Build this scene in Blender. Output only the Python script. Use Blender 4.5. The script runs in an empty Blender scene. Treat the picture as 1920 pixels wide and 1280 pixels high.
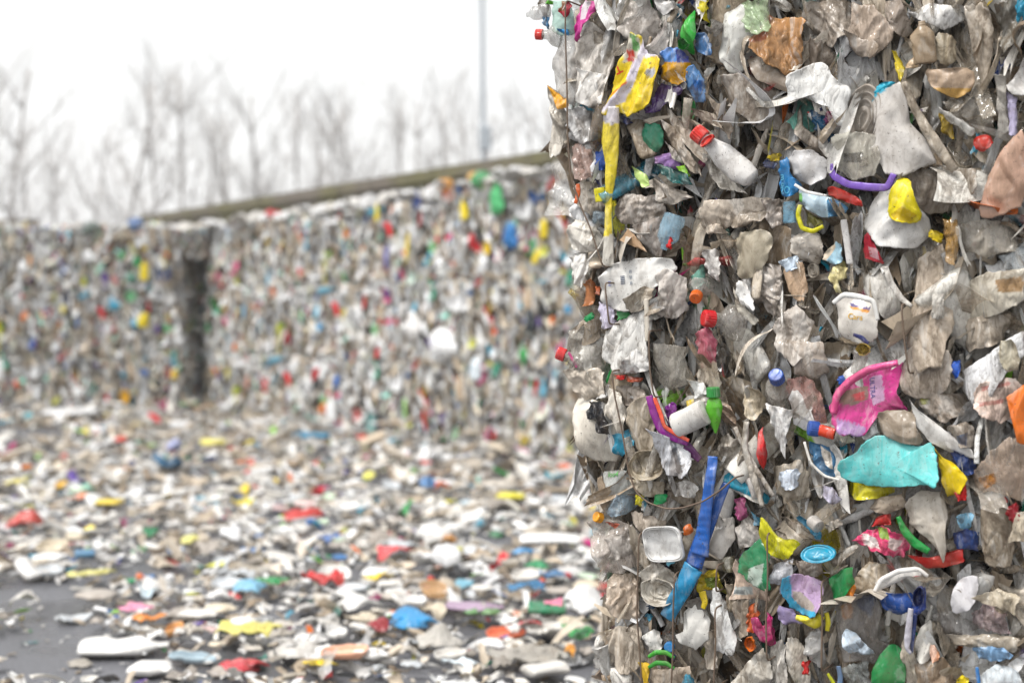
import bpy, math, random
import numpy as np
from mathutils import Vector, Matrix
from mathutils.bvhtree import BVHTree

# ------------------------------------------------------------------ camera, sky, sun, exposure
scene = bpy.context.scene
COL = scene.collection
FPX = 2667.0                     # focal length in pixels of the 1920 px wide photograph
CAMZ, HORY = 1.6, 570.0          # eye height, row of the horizon
cam_data = bpy.data.cameras.new('camera')
cam_data.sensor_width = 36.0
cam_data.lens = 36.0 * FPX / 1920.0
cam_data.shift_y = (HORY - 640.0) / 1920.0
cam_data.clip_start, cam_data.clip_end = 0.1, 2000.0
cam_data.dof.use_dof = True
cam_data.dof.focus_distance = 3.80
cam_data.dof.aperture_fstop = (cam_data.lens / 1000.0) / 0.030
cam_data.dof.aperture_blades = 9
cam = bpy.data.objects.new('camera', cam_data)
COL.objects.link(cam)
cam.location = (0, 0, CAMZ)
cam.rotation_euler = (math.radians(90), 0, 0)
scene.camera = cam

SUN_EL, SUN_AZ = math.radians(62), math.radians(242)     # azimuth clockwise from +Y: behind the camera, to the left
world = bpy.data.worlds.new('World')
scene.world = world
world.use_nodes = True
wn = world.node_tree.nodes
wl = world.node_tree.links
wn.clear()
w_out = wn.new('ShaderNodeOutputWorld')
w_bg = wn.new('ShaderNodeBackground')
w_sky = wn.new('ShaderNodeTexSky')
w_sky.sky_type = 'NISHITA'
w_sky.sun_disc = False
w_sky.sun_elevation = SUN_EL
w_sky.sun_rotation = SUN_AZ
w_sky.air_density, w_sky.dust_density, w_sky.ozone_density = 2.0, 1.0, 1.0
w_hs = wn.new('ShaderNodeHueSaturation')
w_hs.inputs['Saturation'].default_value = 0.05
w_bg.inputs['Strength'].default_value = 0.105
wl.new(w_sky.outputs[0], w_hs.inputs['Color'])
wl.new(w_hs.outputs[0], w_bg.inputs['Color'])
wl.new(w_bg.outputs[0], w_out.inputs['Surface'])

sun_d = bpy.data.lights.new('sun', 'SUN')
sun_d.energy = 1.5
sun_d.angle = math.radians(14)
sun_d.color = (1.0, 0.97, 0.93)
sun = bpy.data.objects.new('sun', sun_d)
COL.objects.link(sun)
_sd = Vector((math.sin(SUN_AZ) * math.cos(SUN_EL), math.cos(SUN_AZ) * math.cos(SUN_EL), math.sin(SUN_EL)))
sun.rotation_euler = (-_sd).to_track_quat('-Z', 'Y').to_euler()
sun.location = _sd * 40

scene.view_settings.view_transform = 'Standard'
scene.view_settings.look = 'None'
scene.view_settings.exposure = 1.10
scene.view_settings.gamma = 1.0
scene.view_settings.use_curve_mapping = False
scene.render.engine = 'CYCLES'
scene.cycles.max_bounces = 8
scene.cycles.diffuse_bounces = 1
scene.cycles.glossy_bounces = 2
scene.cycles.transmission_bounces = 4
scene.cycles.transparent_max_bounces = 10
scene.cycles.caustics_reflective = False
scene.cycles.caustics_refractive = False

# ------------------------------------------------------------------ colours and materials
def C(h, k=1.0):
    h = h.lstrip('#')
    out = []
    for i in (0, 2, 4):
        v = int(h[i:i + 2], 16) / 255.0
        v = v / 12.92 if v <= 0.04045 else ((v + 0.055) / 1.055) ** 2.4
        out.append(min(v * k, 0.86))
    return tuple(out)

def nodes_of(name):
    m = bpy.data.materials.new(name)
    m.use_nodes = True
    nt = m.node_tree
    nt.nodes.clear()
    return m, nt, nt.nodes, nt.links

def mixrgb(N, L, fac, a, b, blend='MIX'):
    n = N.new('ShaderNodeMix')
    n.data_type = 'RGBA'
    n.blend_type = blend
    for sock, v in ((n.inputs[0], fac), (n.inputs[6], a), (n.inputs[7], b)):
        if hasattr(v, 'is_output'):
            L.new(v, sock)
        elif isinstance(v, (int, float)):
            sock.default_value = v
        else:
            sock.default_value = (*v[:3], 1)
    return n.outputs[2]

def ramp(N, L, src, p0, p1, c0=0.0, c1=1.0):
    n = N.new('ShaderNodeMapRange')
    n.inputs[1].default_value, n.inputs[2].default_value = p0, p1
    n.inputs[3].default_value, n.inputs[4].default_value = c0, c1
    L.new(src, n.inputs[0])
    return n.outputs[0]

def plastic(name, rough=0.35, bump=0.6, wr=26.0, dirt=0.5, clear=0.0, transl=0.0, grime=0.0, spec=0.45):
    """Dirty plastic: the colour of each piece is its own vertex colour, soiled by noise."""
    m, nt, N, L = nodes_of(name)
    out = N.new('ShaderNodeOutputMaterial')
    bs = N.new('ShaderNodeBsdfPrincipled')
    at = N.new('ShaderNodeAttribute'); at.attribute_name = 'Col'
    tc = N.new('ShaderNodeTexCoord')
    co = tc.outputs['Object']
    st = N.new('ShaderNodeVectorMath'); st.operation = 'MULTIPLY'; st.inputs[1].default_value = (1, 1, .42)
    L.new(co, st.inputs[0])
    co_long = st.outputs[0]
    def noise(scale, detail=3.0, rough_=0.6, dist=0.0, long=False):
        n = N.new('ShaderNodeTexNoise')
        n.inputs['Scale'].default_value = scale
        n.inputs['Detail'].default_value = detail
        n.inputs['Roughness'].default_value = rough_
        n.inputs['Distortion'].default_value = dist
        L.new(co_long if long else co, n.inputs['Vector'])
        return n.outputs[0]
    col = at.outputs['Color']
    n1 = noise(9.0, 5.0, 0.65, 0.6)
    soil = ramp(N, L, n1, 0.46, 0.72, 0.0, 0.75 * dirt)
    col = mixrgb(N, L, soil, col, C('#7a6549'), 'MIX')
    n2 = noise(120.0, 3.0, 0.7, 0.3)
    speck = ramp(N, L, n2, 0.64, 0.67, 0.0, min(1.0, 1.9 * dirt))
    col = mixrgb(N, L, speck, col, C('#4a4036'))
    n4 = noise(26.0, 5.0, 0.72, 0.8, True)
    if grime > 0:
        gr = N.new('ShaderNodeMath'); gr.operation = 'MULTIPLY'
        L.new(ramp(N, L, n4, 0.47, 0.56, 0.0, grime), gr.inputs[0]); L.new(ramp(N, L, n1, 0.40, 0.56, 0.18, 1.0), gr.inputs[1])
        col = mixrgb(N, L, gr.outputs[0], col, C('#54432f'))
        col = mixrgb(N, L, ramp(N, L, n4, 0.38, 0.46, grime * .6, 0.0), col, C('#ebe7e0'))
        cs = N.new('ShaderNodeMath'); cs.operation = 'SUBTRACT'; cs.inputs[1].default_value = 0.5
        L.new(noise(wr, 1.5, 0.45, 1.0, True), cs.inputs[0])
        cb = N.new('ShaderNodeMath'); cb.operation = 'ABSOLUTE'; L.new(cs.outputs[0], cb.inputs[0])
        col = mixrgb(N, L, ramp(N, L, cb.outputs[0], 0.0, 0.014, grime * .55, 0.0), col, C('#4a3d30'))
    tint = ramp(N, L, n4, 0.3, 0.7, 0.90, 1.08)
    vm = N.new('ShaderNodeVectorMath'); vm.operation = 'SCALE'
    L.new(col, vm.inputs[0]); L.new(tint, vm.inputs[3])
    L.new(vm.outputs[0], bs.inputs['Base Color'])
    rr = ramp(N, L, n1, 0.3, 0.7, rough - 0.08, rough + 0.22)
    L.new(rr, bs.inputs['Roughness'])
    bs.inputs['Specular IOR Level'].default_value = spec
    if bump > 0:
        def ridge(scale, dist):
            q = noise(scale, 1.5, 0.45, dist, True)
            a1 = N.new('ShaderNodeMath'); a1.operation = 'SUBTRACT'; a1.inputs[1].default_value = 0.5; L.new(q, a1.inputs[0])
            a2 = N.new('ShaderNodeMath'); a2.operation = 'ABSOLUTE'; L.new(a1.outputs[0], a2.inputs[0])
            return a2.outputs[0]
        add = N.new('ShaderNodeMath'); add.operation = 'MULTIPLY_ADD'
        add.inputs[1].default_value = 0.4
        L.new(ridge(wr * 2.7, 0.6), add.inputs[0]); L.new(ridge(wr, 1.0), add.inputs[2])
        bp = N.new('ShaderNodeBump')
        bp.inputs['Strength'].default_value = bump
        bp.inputs['Distance'].default_value = 0.05
        L.new(add.outputs[0], bp.inputs['Height'])
        L.new(bp.outputs[0], bs.inputs['Normal'])
    sh = bs.outputs[0]
    if transl > 0:
        tl = N.new('ShaderNodeBsdfTranslucent')
        L.new(vm.outputs[0], tl.inputs['Color'])
        ms = N.new('ShaderNodeMixShader'); ms.inputs[0].default_value = transl
        L.new(sh, ms.inputs[1]); L.new(tl.outputs[0], ms.inputs[2]); sh = ms.outputs[0]
    if clear > 0:
        tr = N.new('ShaderNodeBsdfTransparent')
        tr.inputs['Color'].default_value = (0.93, 0.93, 0.92, 1)
        ms = N.new('ShaderNodeMixShader')
        cl = ramp(N, L, n4, 0.35, 0.65, clear * 1.25, clear * 0.6)
        L.new(cl, ms.inputs[0])
        L.new(sh, ms.inputs[1]); L.new(tr.outputs[0], ms.inputs[2]); sh = ms.outputs[0]
    L.new(sh, out.inputs['Surface'])
    return m

MAT = {
    'film': plastic('crumpled_film', 0.20, 0.36, 22, 0.25, 0.0, 0.12, grime=.62),
    'clear': plastic('clear_film', 0.07, 0.42, 20, 0.18, 0.58, 0.06, grime=.6, spec=.9),
    'hard': plastic('moulded_plastic', 0.26, 0.08, 14, 0.36, 0.0, 0.05, grime=.30),
    'clean': plastic('coloured_plastic', 0.26, 0.14, 18, 0.42, 0.0, 0.05, grime=.24),
    'foil': plastic('printed_film', 0.22, 0.25, 20, 0.40, 0.0, 0.08, grime=.38),
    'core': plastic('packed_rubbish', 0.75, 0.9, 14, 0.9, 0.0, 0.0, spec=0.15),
    'far': plastic('distant_plastic', 0.40, 0.30, 18, 0.10, 0.0, 0.05),
    'litter_film': plastic('loose_film', 0.30, 0.45, 20, 0.14, 0.0, 0.12, grime=.2),
    'litter_clear': plastic('loose_clear_film', 0.2, 0.5, 20, 0.12, 0.40, 0.10, grime=.15),
    'litter_hard': plastic('loose_moulded_plastic', 0.3, 0.15, 16, 0.14, 0.0, 0.03, grime=.1),
    'wire': plastic('rusty_wire', 0.5, 0.0, 10, 0.5, 0.0, 0.0),
}

# ------------------------------------------------------------------ mesh helpers
class MB:
    """collects verts, faces, colours, and builds ONE mesh"""
    def __init__(self):
        self.v, self.f, self.c, self.n, self.m = [], [], [], 0, []
    def add(self, v, f, c, mi=0):
        v = np.asarray(v, dtype=np.float64)
        c = np.asarray(c, dtype=np.float64)
        if c.ndim == 1:
            c = np.tile(c[:3], (len(v), 1))
        self.v.append(v); self.c.append(c)
        self.f.append(np.asarray(f, dtype=np.int64) + self.n)     # quads; a triangle repeats its last index
        self.n += len(v)
        self.m.append(np.full(len(f), mi, dtype=np.int32))
    def mesh(self, name, mat, smooth=True):
        v = np.concatenate(self.v); c = np.concatenate(self.c); f = np.concatenate(self.f); mi = np.concatenate(self.m)
        tri = f[:, 2] == f[:, 3]
        quads, tris = f[~tri], f[tri][:, :3]
        me = bpy.data.meshes.new(name)
        me.vertices.add(len(v))
        me.vertices.foreach_set('co', v.astype(np.float32).ravel())
        nl = len(quads) * 4 + len(tris) * 3
        me.loops.add(nl)
        me.loops.foreach_set('vertex_index', np.concatenate([quads.ravel(), tris.ravel()]).astype(np.int32))
        me.polygons.add(len(quads) + len(tris))
        st = np.concatenate([np.arange(len(quads)) * 4, len(quads) * 4 + np.arange(len(tris)) * 3])
        me.polygons.foreach_set('loop_start', st.astype(np.int32))
        me.polygons.foreach_set('use_smooth', np.full(len(quads) + len(tris), smooth))
        mats = mat if isinstance(mat, (list, tuple)) else [mat]
        for mm in mats:
            me.materials.append(mm)
        if len(mats) > 1:
            me.polygons.foreach_set('material_index', np.concatenate([mi[~tri], mi[tri]]))
        a = me.attributes.new('Col', 'FLOAT_COLOR', 'POINT')
        a.data.foreach_set('color', np.hstack([c, np.ones((len(c), 1))]).astype(np.float32).ravel())
        me.update(calc_edges=True)
        return me
    def build(self, name, mat, parent=None, smooth=True):
        ob = bpy.data.objects.new(name, self.mesh(name, mat, smooth))
        COL.objects.link(ob)
        if parent is not None:
            ob.parent = parent
        return ob

def tag(o, label=None, cat=None, group=None, kind=None):
    if label: o['label'] = label
    if cat: o['category'] = cat
    if group: o['group'] = group
    if kind: o['kind'] = kind
    return o

def empty(name, loc=(0, 0, 0), rz=0.0):
    o = bpy.data.objects.new(name, None)
    COL.objects.link(o)
    o.location = loc
    o.rotation_euler = (0, 0, rz)
    o.empty_display_size = 0.2
    return o

def crumple(p, rng, scale, amp, n=5, aniso=None):
    """folds: triangle waves, most of them along one direction and a few across, faded in and out: flat facets between sharp creases"""
    p = np.asarray(p)
    h = np.zeros(len(p))
    ph = rng.uniform(0, 6.28, 4)
    wx = p[:, 0] + 0.30 * scale * np.sin(p[:, 1] / scale * 1.3 + ph[0])
    wy = p[:, 1] + 0.30 * scale * np.sin(p[:, 0] / scale * 1.5 + ph[1])
    a0 = rng.uniform(0, math.pi) if aniso is None else aniso
    for k in range(n):
        a = rng.normal(a0, .35) if k % 3 < 2 else rng.uniform(0, math.pi)
        f = (0.42 + 0.42 * k * rng.uniform(0.7, 1.3)) / scale
        d = wx * math.cos(a) + wy * math.sin(a)
        t = (d * f + rng.uniform(0, 1)) % 1.0
        q = rng.uniform(.25, .75)
        tri = np.where(t < q, t / q, (1 - t) / (1 - q)) - 0.5
        e = -wx * math.sin(a) + wy * math.cos(a)
        mask = 0.5 + 0.5 * np.sin(e * f * rng.uniform(0.5, 1.2) * 3 + rng.uniform(0, 6.28))
        h += amp * tri * mask / (f * scale) ** 0.9
    return h

def zigzag(x, rng, lam):
    """irregular accordion folds along x: sharp knots at uneven spacing"""
    lo, hi = x.min() - lam, x.max() + lam
    ks = [lo]
    while ks[-1] < hi:
        ks.append(ks[-1] + lam * rng.uniform(.35, 1.7))
    hs = [(1 if i % 2 else -1) * rng.uniform(.15, 1.0) for i in range(len(ks))]
    return np.interp(x, ks, hs)

def fan(P, rng, size, amp, ang=None, lam=None):
    """folds running out of one pinched point, as gathered film has them: a cone folded like a fan"""
    c = P.mean(axis=0)
    if ang is None:
        ang = rng.choice([-1, 1]) * math.pi / 2 + rng.normal(0, .45)
    Dp = size * rng.uniform(1.1, 3.0)
    O = c + Dp * np.array((math.cos(ang), math.sin(ang)))
    q = P - O
    r = np.linalg.norm(q, axis=1)
    d = -np.array((math.cos(ang), math.sin(ang)))
    phi = np.arctan2(q[:, 0] * -d[1] + q[:, 1] * d[0], q @ d)
    x = phi * Dp
    lam = size * rng.uniform(.35, .95) if lam is None else lam
    x = x + .15 * lam * np.sin(r / size * 2.2 + rng.uniform(0, 6.28))
    return amp * zigzag(x, rng, lam) * r / Dp

def pleat(rng, L, W, ns=16, nt=11, amp=.16, bow=.5):
    """a folded strip of film: folds along its length, its width pinched and spread, its ends torn"""
    s, t = np.meshgrid(np.linspace(-.5, .5, ns), np.linspace(-.5, .5, nt), indexing='ij')
    s, t = s.ravel(), t.ravel()
    wd = W * np.interp(t, [-.5, -.2, .15, .5], rng.uniform(.25, 1.15, 4))
    x = s * wd + W * rng.normal(0, .18) * np.sin(t * 3.1 + rng.uniform(0, 3)) + W * rng.normal(0, .25) * t
    rag = np.interp(s, np.linspace(-.5, .5, 7), rng.normal(0, .09, 7)); rag2 = np.interp(s, np.linspace(-.5, .5, 7), rng.normal(0, .09, 7))
    y = L * (t + rag * np.clip(t, 0, 1) * 2 + rag2 * np.clip(-t, 0, 1) * 2)
    z = amp * wd * zigzag(s + .06 * np.sin(t * 4 + rng.uniform(0, 6)), rng, rng.uniform(.16, .5)) + bow * W * (s * s) * rng.normal(.25, .8) * 2 + L * t * t * rng.normal(0, .35) + L * t * rng.normal(0, .12)
    z = z + crumple(np.stack([x, y], 1), rng, W * .5, W * .02, 3)
    V = np.stack([x, y, z], 1)
    i, j = np.meshgrid(np.arange(ns - 1), np.arange(nt - 1), indexing='ij')
    i, j = i.ravel(), j.ravel()
    return V, np.stack([i * nt + j, (i + 1) * nt + j, (i + 1) * nt + j + 1, i * nt + j + 1], 1)

def resample(poly, n, smooth=0):
    p = np.asarray(poly, dtype=np.float64)
    for _ in range(smooth):
        q = np.roll(p, -1, axis=0)
        p = np.stack([p * 0.78 + q * 0.22, p * 0.22 + q * 0.78], axis=1).reshape(-1, p.shape[1])
    q = np.vstack([p, p[:1]])
    s = np.concatenate([[0], np.cumsum(np.linalg.norm(np.diff(q, axis=0), axis=1))])
    t = np.linspace(0, s[-1], n, endpoint=False)
    return np.stack([np.interp(t, s, q[:, k]) for k in range(p.shape[1])], axis=1)

_ring_cache = {}
def ring_faces(n, r):
    """r rings of n points (outer first) and a centre point"""
    k = (n, r)
    if k not in _ring_cache:
        i = np.arange(n); j = (i + 1) % n
        fs = []
        for a in range(r - 1):
            fs.append(np.stack([a * n + i, a * n + j, (a + 1) * n + j, (a + 1) * n + i], 1))
        c = np.full(n, r * n)
        fs.append(np.stack([(r - 1) * n + i, (r - 1) * n + j, c, c], 1))
        _ring_cache[k] = np.concatenate(fs)
    return _ring_cache[k]

def sheet(poly, rng, n=56, r=14, bulge=0.02, amp=0.010, scale=0.06, curl=0.008, smooth=1, thick=0.0025,
          shell=True, jitter=0.03, tilt=(0, 0), aniso=None, power=2.2, bend=0.0, spike=0.0, fold=0.0):
    """A crushed sheet or pouch over the outline POLY (u,v): returns verts (u,v,w), faces, ring parameter t."""
    b = resample(poly, n, smooth)
    c = b.mean(axis=0)
    size = np.linalg.norm(b - c, axis=1).mean()
    th = np.arange(n) / n * 2 * math.pi
    jit = np.zeros(n)
    for k in (3, 5, 8, 13):
        jit += rng.normal(0, 1) * np.sin(k * th + rng.uniform(0, 6.28)) / k ** 0.6
    jit += rng.normal(0, .5, n)
    if spike:
        for _ in range(int(rng.integers(3, 8))):
            d_ = (th - rng.uniform(0, 6.283) + math.pi) % (2 * math.pi) - math.pi
            sg = rng.uniform(.07, .28)
            jit += rng.uniform(-.7, 1.0) * spike / max(jitter, 1e-3) * np.maximum(0, 1 - np.abs(d_) / (2 * sg))
    b = c + (b - c) * (1 + jitter * jit)[:, None]
    ts = np.linspace(1, 0, r + 1)[:-1]
    ts = ts ** 0.9
    P = np.concatenate([c + (b - c) * t for t in ts] + [c[None]])
    T = np.concatenate([np.full(n, t) for t in ts] + [[0.0]])
    w = bulge * (1 - T ** power)
    w = w + crumple(P, rng, scale, amp, aniso=aniso) + crumple(P, rng, scale * 0.4, amp * 0.16)
    if fold:
        w = w + fan(P, rng, size, fold * size, None if aniso is None else aniso + math.pi / 2)
    if bend:
        ba = rng.uniform(0, math.pi) if aniso is None else aniso
        w = w + bend * (((P - c) @ np.array((math.cos(ba), math.sin(ba)))) / size) ** 2 * size
    cw = np.zeros(n)
    for k in (2, 3, 5, 9):
        cw += rng.normal(0, 1) * np.sin(k * th + rng.uniform(0, 6.28)) / k ** 0.5
    e = np.concatenate([cw * max(0.0, (t - 0.6) / 0.4) ** 2 for t in ts] + [[0.0]])
    w = w + curl * e
    q = P - c
    w = w + q[:, 0] * tilt[0] + q[:, 1] * tilt[1]
    du = crumple(P + 7.1, rng, scale, amp * 0.55)
    dv = crumple(P + 3.3, rng, scale, amp * 0.55)
    V = np.stack([P[:, 0] + du, P[:, 1] + dv, w], 1)
    F = ring_faces(n, r)
    if shell:
        back = V.copy(); back[:, 2] -= thick + bulge * 0.9 * (1 - T ** 2)
        nv = len(V)
        i = np.arange(n); j = (i + 1) % n
        tri = F[:, 2] == F[:, 3]
        fb = np.where(tri[:, None], F[:, [1, 0, 2, 2]], F[:, [1, 0, 3, 2]]) + nv
        F = np.concatenate([F, fb, np.stack([j, i, nv + i, nv + j], 1)])
        V = np.concatenate([V, back]); T = np.concatenate([T, T])
    return V, F, T

_tube_cache = {}
def tube_faces(n, m, cap=True):
    k = (n, m, cap)
    if k not in _tube_cache:
        i = np.arange(n); j = (i + 1) % n
        fs = [np.stack([a * n + i, a * n + j, (a + 1) * n + j, (a + 1) * n + i], 1) for a in range(m - 1)]
        if cap:
            c0, c1 = np.full(n, m * n), np.full(n, m * n + 1)
            fs.append(np.stack([j, i, c0, c0], 1))
            fs.append(np.stack([(m - 1) * n + i, (m - 1) * n + j, c1, c1], 1))
        _tube_cache[k] = np.concatenate(fs)
    return _tube_cache[k]

def frame_axis(d, up=(0, 0, 1)):
    d = np.asarray(d, float); d = d / np.linalg.norm(d)
    s = np.cross(d, up)
    if np.linalg.norm(s) < 1e-4:
        s = np.cross(d, (1, 0, 0))
    s /= np.linalg.norm(s)
    return d, s, np.cross(s, d)

def lathe(p0, p1, prof, rng=None, n=24, m=20, squash=1.0, amp=0.0, scale=0.05, up=(0, 0, 1), cap=True, ridge=0, ridge_d=0.0, bend=0.0):
    """A (squashed, dented) body of revolution from p0 to p1; prof = [(t, radius)]"""
    p0, p1 = np.asarray(p0, float), np.asarray(p1, float)
    d, s, u = frame_axis(p1 - p0, up)
    ln = np.linalg.norm(p1 - p0)
    pt = np.array([q[0] for q in prof], float); pr = np.array([q[1] for q in prof], float)
    if m is None:
        ts, rs = pt, pr
    else:
        ts = np.unique(np.concatenate([np.linspace(0, 1, m), pt])); rs = np.interp(ts, pt, pr)
    m = len(ts)
    th = np.arange(n) / n * 2 * math.pi
    T, A = np.meshgrid(ts, th, indexing='ij')
    R = np.repeat(rs[:, None], n, 1)
    if ridge:
        R = R + ridge_d * (np.cos(A * ridge) > 0)
    if amp > 0 and rng is not None:
        q = np.stack([(T * ln).ravel(), (A * rs.max()).ravel()], 1)
        # keep the seam closed: fade the dents over the last slice
        h = crumple(q, rng, scale * 1.5, amp, 3).reshape(R.shape)
        fade = np.clip(np.minimum(A, 2 * math.pi - A) / 0.7, 0, 1)
        R = np.maximum(R + h * fade * np.clip(R / rs.max(), 0.15, 1), rs.max() * 0.12)
    x = np.cos(A) * R; y = np.sin(A) * R * squash
    bd = bend * np.sin(T * math.pi)
    V = p0 + d * (T * ln)[..., None] + s * (x + bd)[..., None] + u * y[..., None]
    V = V.reshape(-1, 3)
    if cap:
        V = np.concatenate([V, [V[:n].mean(0)], [V[(m - 1) * n:m * n].mean(0)]])
    return V, tube_faces(n, m, cap)

BOTTLE = [(0, .72), (.03, .95), (.08, 1), (.62, 1), (.70, .93), (.80, .66), (.87, .40), (.90, .34), (.93, .36), (.94, .30), (1, .30)]
CAN = [(0, .86), (.03, .97), (.06, 1), (.9, 1), (.95, .95), (.97, .98), (1, .9)]
CUP = [(0, .70), (.02, .74), (.9, .98), (.93, 1.05), (1, 1.05)]
CAPP = [(0, .92), (.05, 1), (.84, 1), (.95, .95), (1, .84)]

def dish(c, a, b, rot, depth, rng, up_tilt=(0, 0), n=48, sq=2.6, rim=0.06, amp=0.0, rings=None):
    """a tray, tub or lid seen into: rim, wall, floor with moulded rings; axes u,v,w"""
    th = np.arange(n) / n * 2 * math.pi
    ct, st = np.cos(th), np.sin(th)
    rr = (np.abs(ct) ** sq + np.abs(st) ** sq) ** (-1 / sq)
    prof = [(1.0 - .02, -0.010), (1.0, 0.0), (1.0 - rim * .5, 0.004), (1.0 - rim, 0.0), (1 - rim - .05, -depth * .5), (1 - rim - .12, -depth), (.6, -depth), (.55, -depth + .006), (.5, -depth), (.3, -depth), (.26, -depth + .004), (.22, -depth)] if rings is None else rings
    V = []
    for k, w in prof:
        x = ct * rr * a * k; y = st * rr * b * k
        V.append(np.stack([x, y, np.full(n, w)], 1))
    V = np.concatenate(V + [[[0, 0, prof[-1][1]]]])
    if amp > 0:
        V[:, 2] += crumple(V[:, :2], rng, max(a, b) * .9, amp)
        V[:, 0] += crumple(V[:, :2] + 5, rng, max(a, b) * .9, amp * .6)
    cr, sr = math.cos(rot), math.sin(rot)
    x = V[:, 0] * cr - V[:, 1] * sr; y = V[:, 0] * sr + V[:, 1] * cr
    w = V[:, 2] + x * up_tilt[0] + y * up_tilt[1]
    return np.stack([x + c[0], y + c[1], w + c[2]], 1), ring_faces(n, len(prof))

def ribbon(path, width, thick=0.003, k=5, sub=10, cup=0.0, rng=None, amp=0.0, normal=(0, 0, 1), twist=0.0):
    """a strap along 3D points: closed section, width across, slightly cupped"""
    p = np.asarray(path, float)
    s = np.concatenate([[0], np.cumsum(np.linalg.norm(np.diff(p, axis=0), axis=1))])
    m = max(8, len(p) * sub)
    t = np.linspace(0, s[-1], m)
    q = np.stack([np.interp(t, s, p[:, i]) for i in range(3)], 1)
    for _ in range(sub // 2):
        q[1:-1] = (q[:-2] + q[1:-1] * 2 + q[2:]) / 4
    wd = np.interp(t, np.linspace(0, s[-1], len(np.atleast_1d(width))), np.atleast_1d(width)) if np.ndim(width) else np.full(m, width)
    tg = np.gradient(q, axis=0); tg /= np.linalg.norm(tg, axis=1)[:, None]
    nm = np.tile(np.asarray(normal, float), (m, 1))
    sd = np.cross(tg, nm); sd /= np.linalg.norm(sd, axis=1)[:, None] + 1e-9
    nm = np.cross(sd, tg)
    if twist:
        a = np.linspace(0, twist, m)[:, None]
        sd, nm = sd * np.cos(a) + nm * np.sin(a), nm * np.cos(a) - sd * np.sin(a)
    x = np.linspace(-.5, .5, k)
    top = [q + sd * (wd * xx)[:, None] + nm * (cup * (0.25 - xx * xx) * 4 * wd)[:, None] for xx in x]
    bot = [a - nm * thick for a in top[::-1]]
    V = np.stack(top + bot, 1)
    if amp and rng is not None:
        h = crumple(np.stack([np.repeat(t[:, None], k, 1).ravel(), (x[None] * wd[:, None]).ravel()], 1), rng, 0.04, amp).reshape(m, k)
        V[:, :k] += nm[:, None] * h[..., None]
        V[:, k:] += nm[:, None] * h[:, ::-1, None]
    n = 2 * k
    V = V.reshape(-1, 3)
    V = np.concatenate([V, [V[:n].mean(0)], [V[-n:].mean(0)]])
    return V, tube_faces(n, m, True)

def wire_tube(path, r=0.0022, n=7, sub=8):
    p = np.asarray(path, float)
    s = np.concatenate([[0], np.cumsum(np.linalg.norm(np.diff(p, axis=0), axis=1))])
    m = max(4, len(p) * sub)
    t = np.linspace(0, s[-1], m)
    q = np.stack([np.interp(t, s, p[:, i]) for i in range(3)], 1)
    for _ in range(3):
        q[1:-1] = (q[:-2] + q[1:-1] * 2 + q[2:]) / 4
    tg = np.gradient(q, axis=0); tg /= np.linalg.norm(tg, axis=1)[:, None] + 1e-9
    sd = np.cross(tg, (0.02, 0.03, 1.0)); sd /= np.linalg.norm(sd, axis=1)[:, None] + 1e-9
    up = np.cross(sd, tg)
    a = np.arange(n) / n * 2 * math.pi
    V = q[:, None] + sd[:, None] * (np.cos(a) * r)[None, :, None] + up[:, None] * (np.sin(a) * r)[None, :, None]
    V = V.reshape(-1, 3)
    V = np.concatenate([V, [q[0]], [q[-1]]])
    return V, tube_faces(n, m, True)

def rot_xyz(rx, ry, rz):
    return np.array(Matrix.Rotation(rz, 3, 'Z') @ Matrix.Rotation(ry, 3, 'Y') @ Matrix.Rotation(rx, 3, 'X'))

# sRGB palettes of the rubbish itself
BEIGE = ['#cfc1ad', '#b9a993', '#cabdaa', '#a5927b', '#dacfbf', '#c1b099', '#b2a28e', '#e2d8ca', '#b7a996', '#917e68', '#d8c8b2', '#c6baa8']
WHITE = ['#e9e7e3', '#dddad4', '#f1f0ee', '#d3d1ce', '#e4dfd6']
BRIGHT = ['#f0d010', '#d0202a', '#1f9a48', '#2a6fb8', '#1c93b0', '#5a3f98', '#d83a8a', '#e8742a', '#123a80', '#58b8d8', '#86c440', '#0d7c62', '#f4e45a', '#e05050', '#7fc8b8', '#222428']
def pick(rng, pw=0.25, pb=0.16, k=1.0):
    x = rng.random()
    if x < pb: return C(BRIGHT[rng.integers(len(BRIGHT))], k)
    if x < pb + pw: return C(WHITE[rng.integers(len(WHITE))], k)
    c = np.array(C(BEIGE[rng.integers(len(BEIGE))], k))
    return tuple(np.clip(c * rng.uniform(.72, 1.12), 0, .86))
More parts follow.
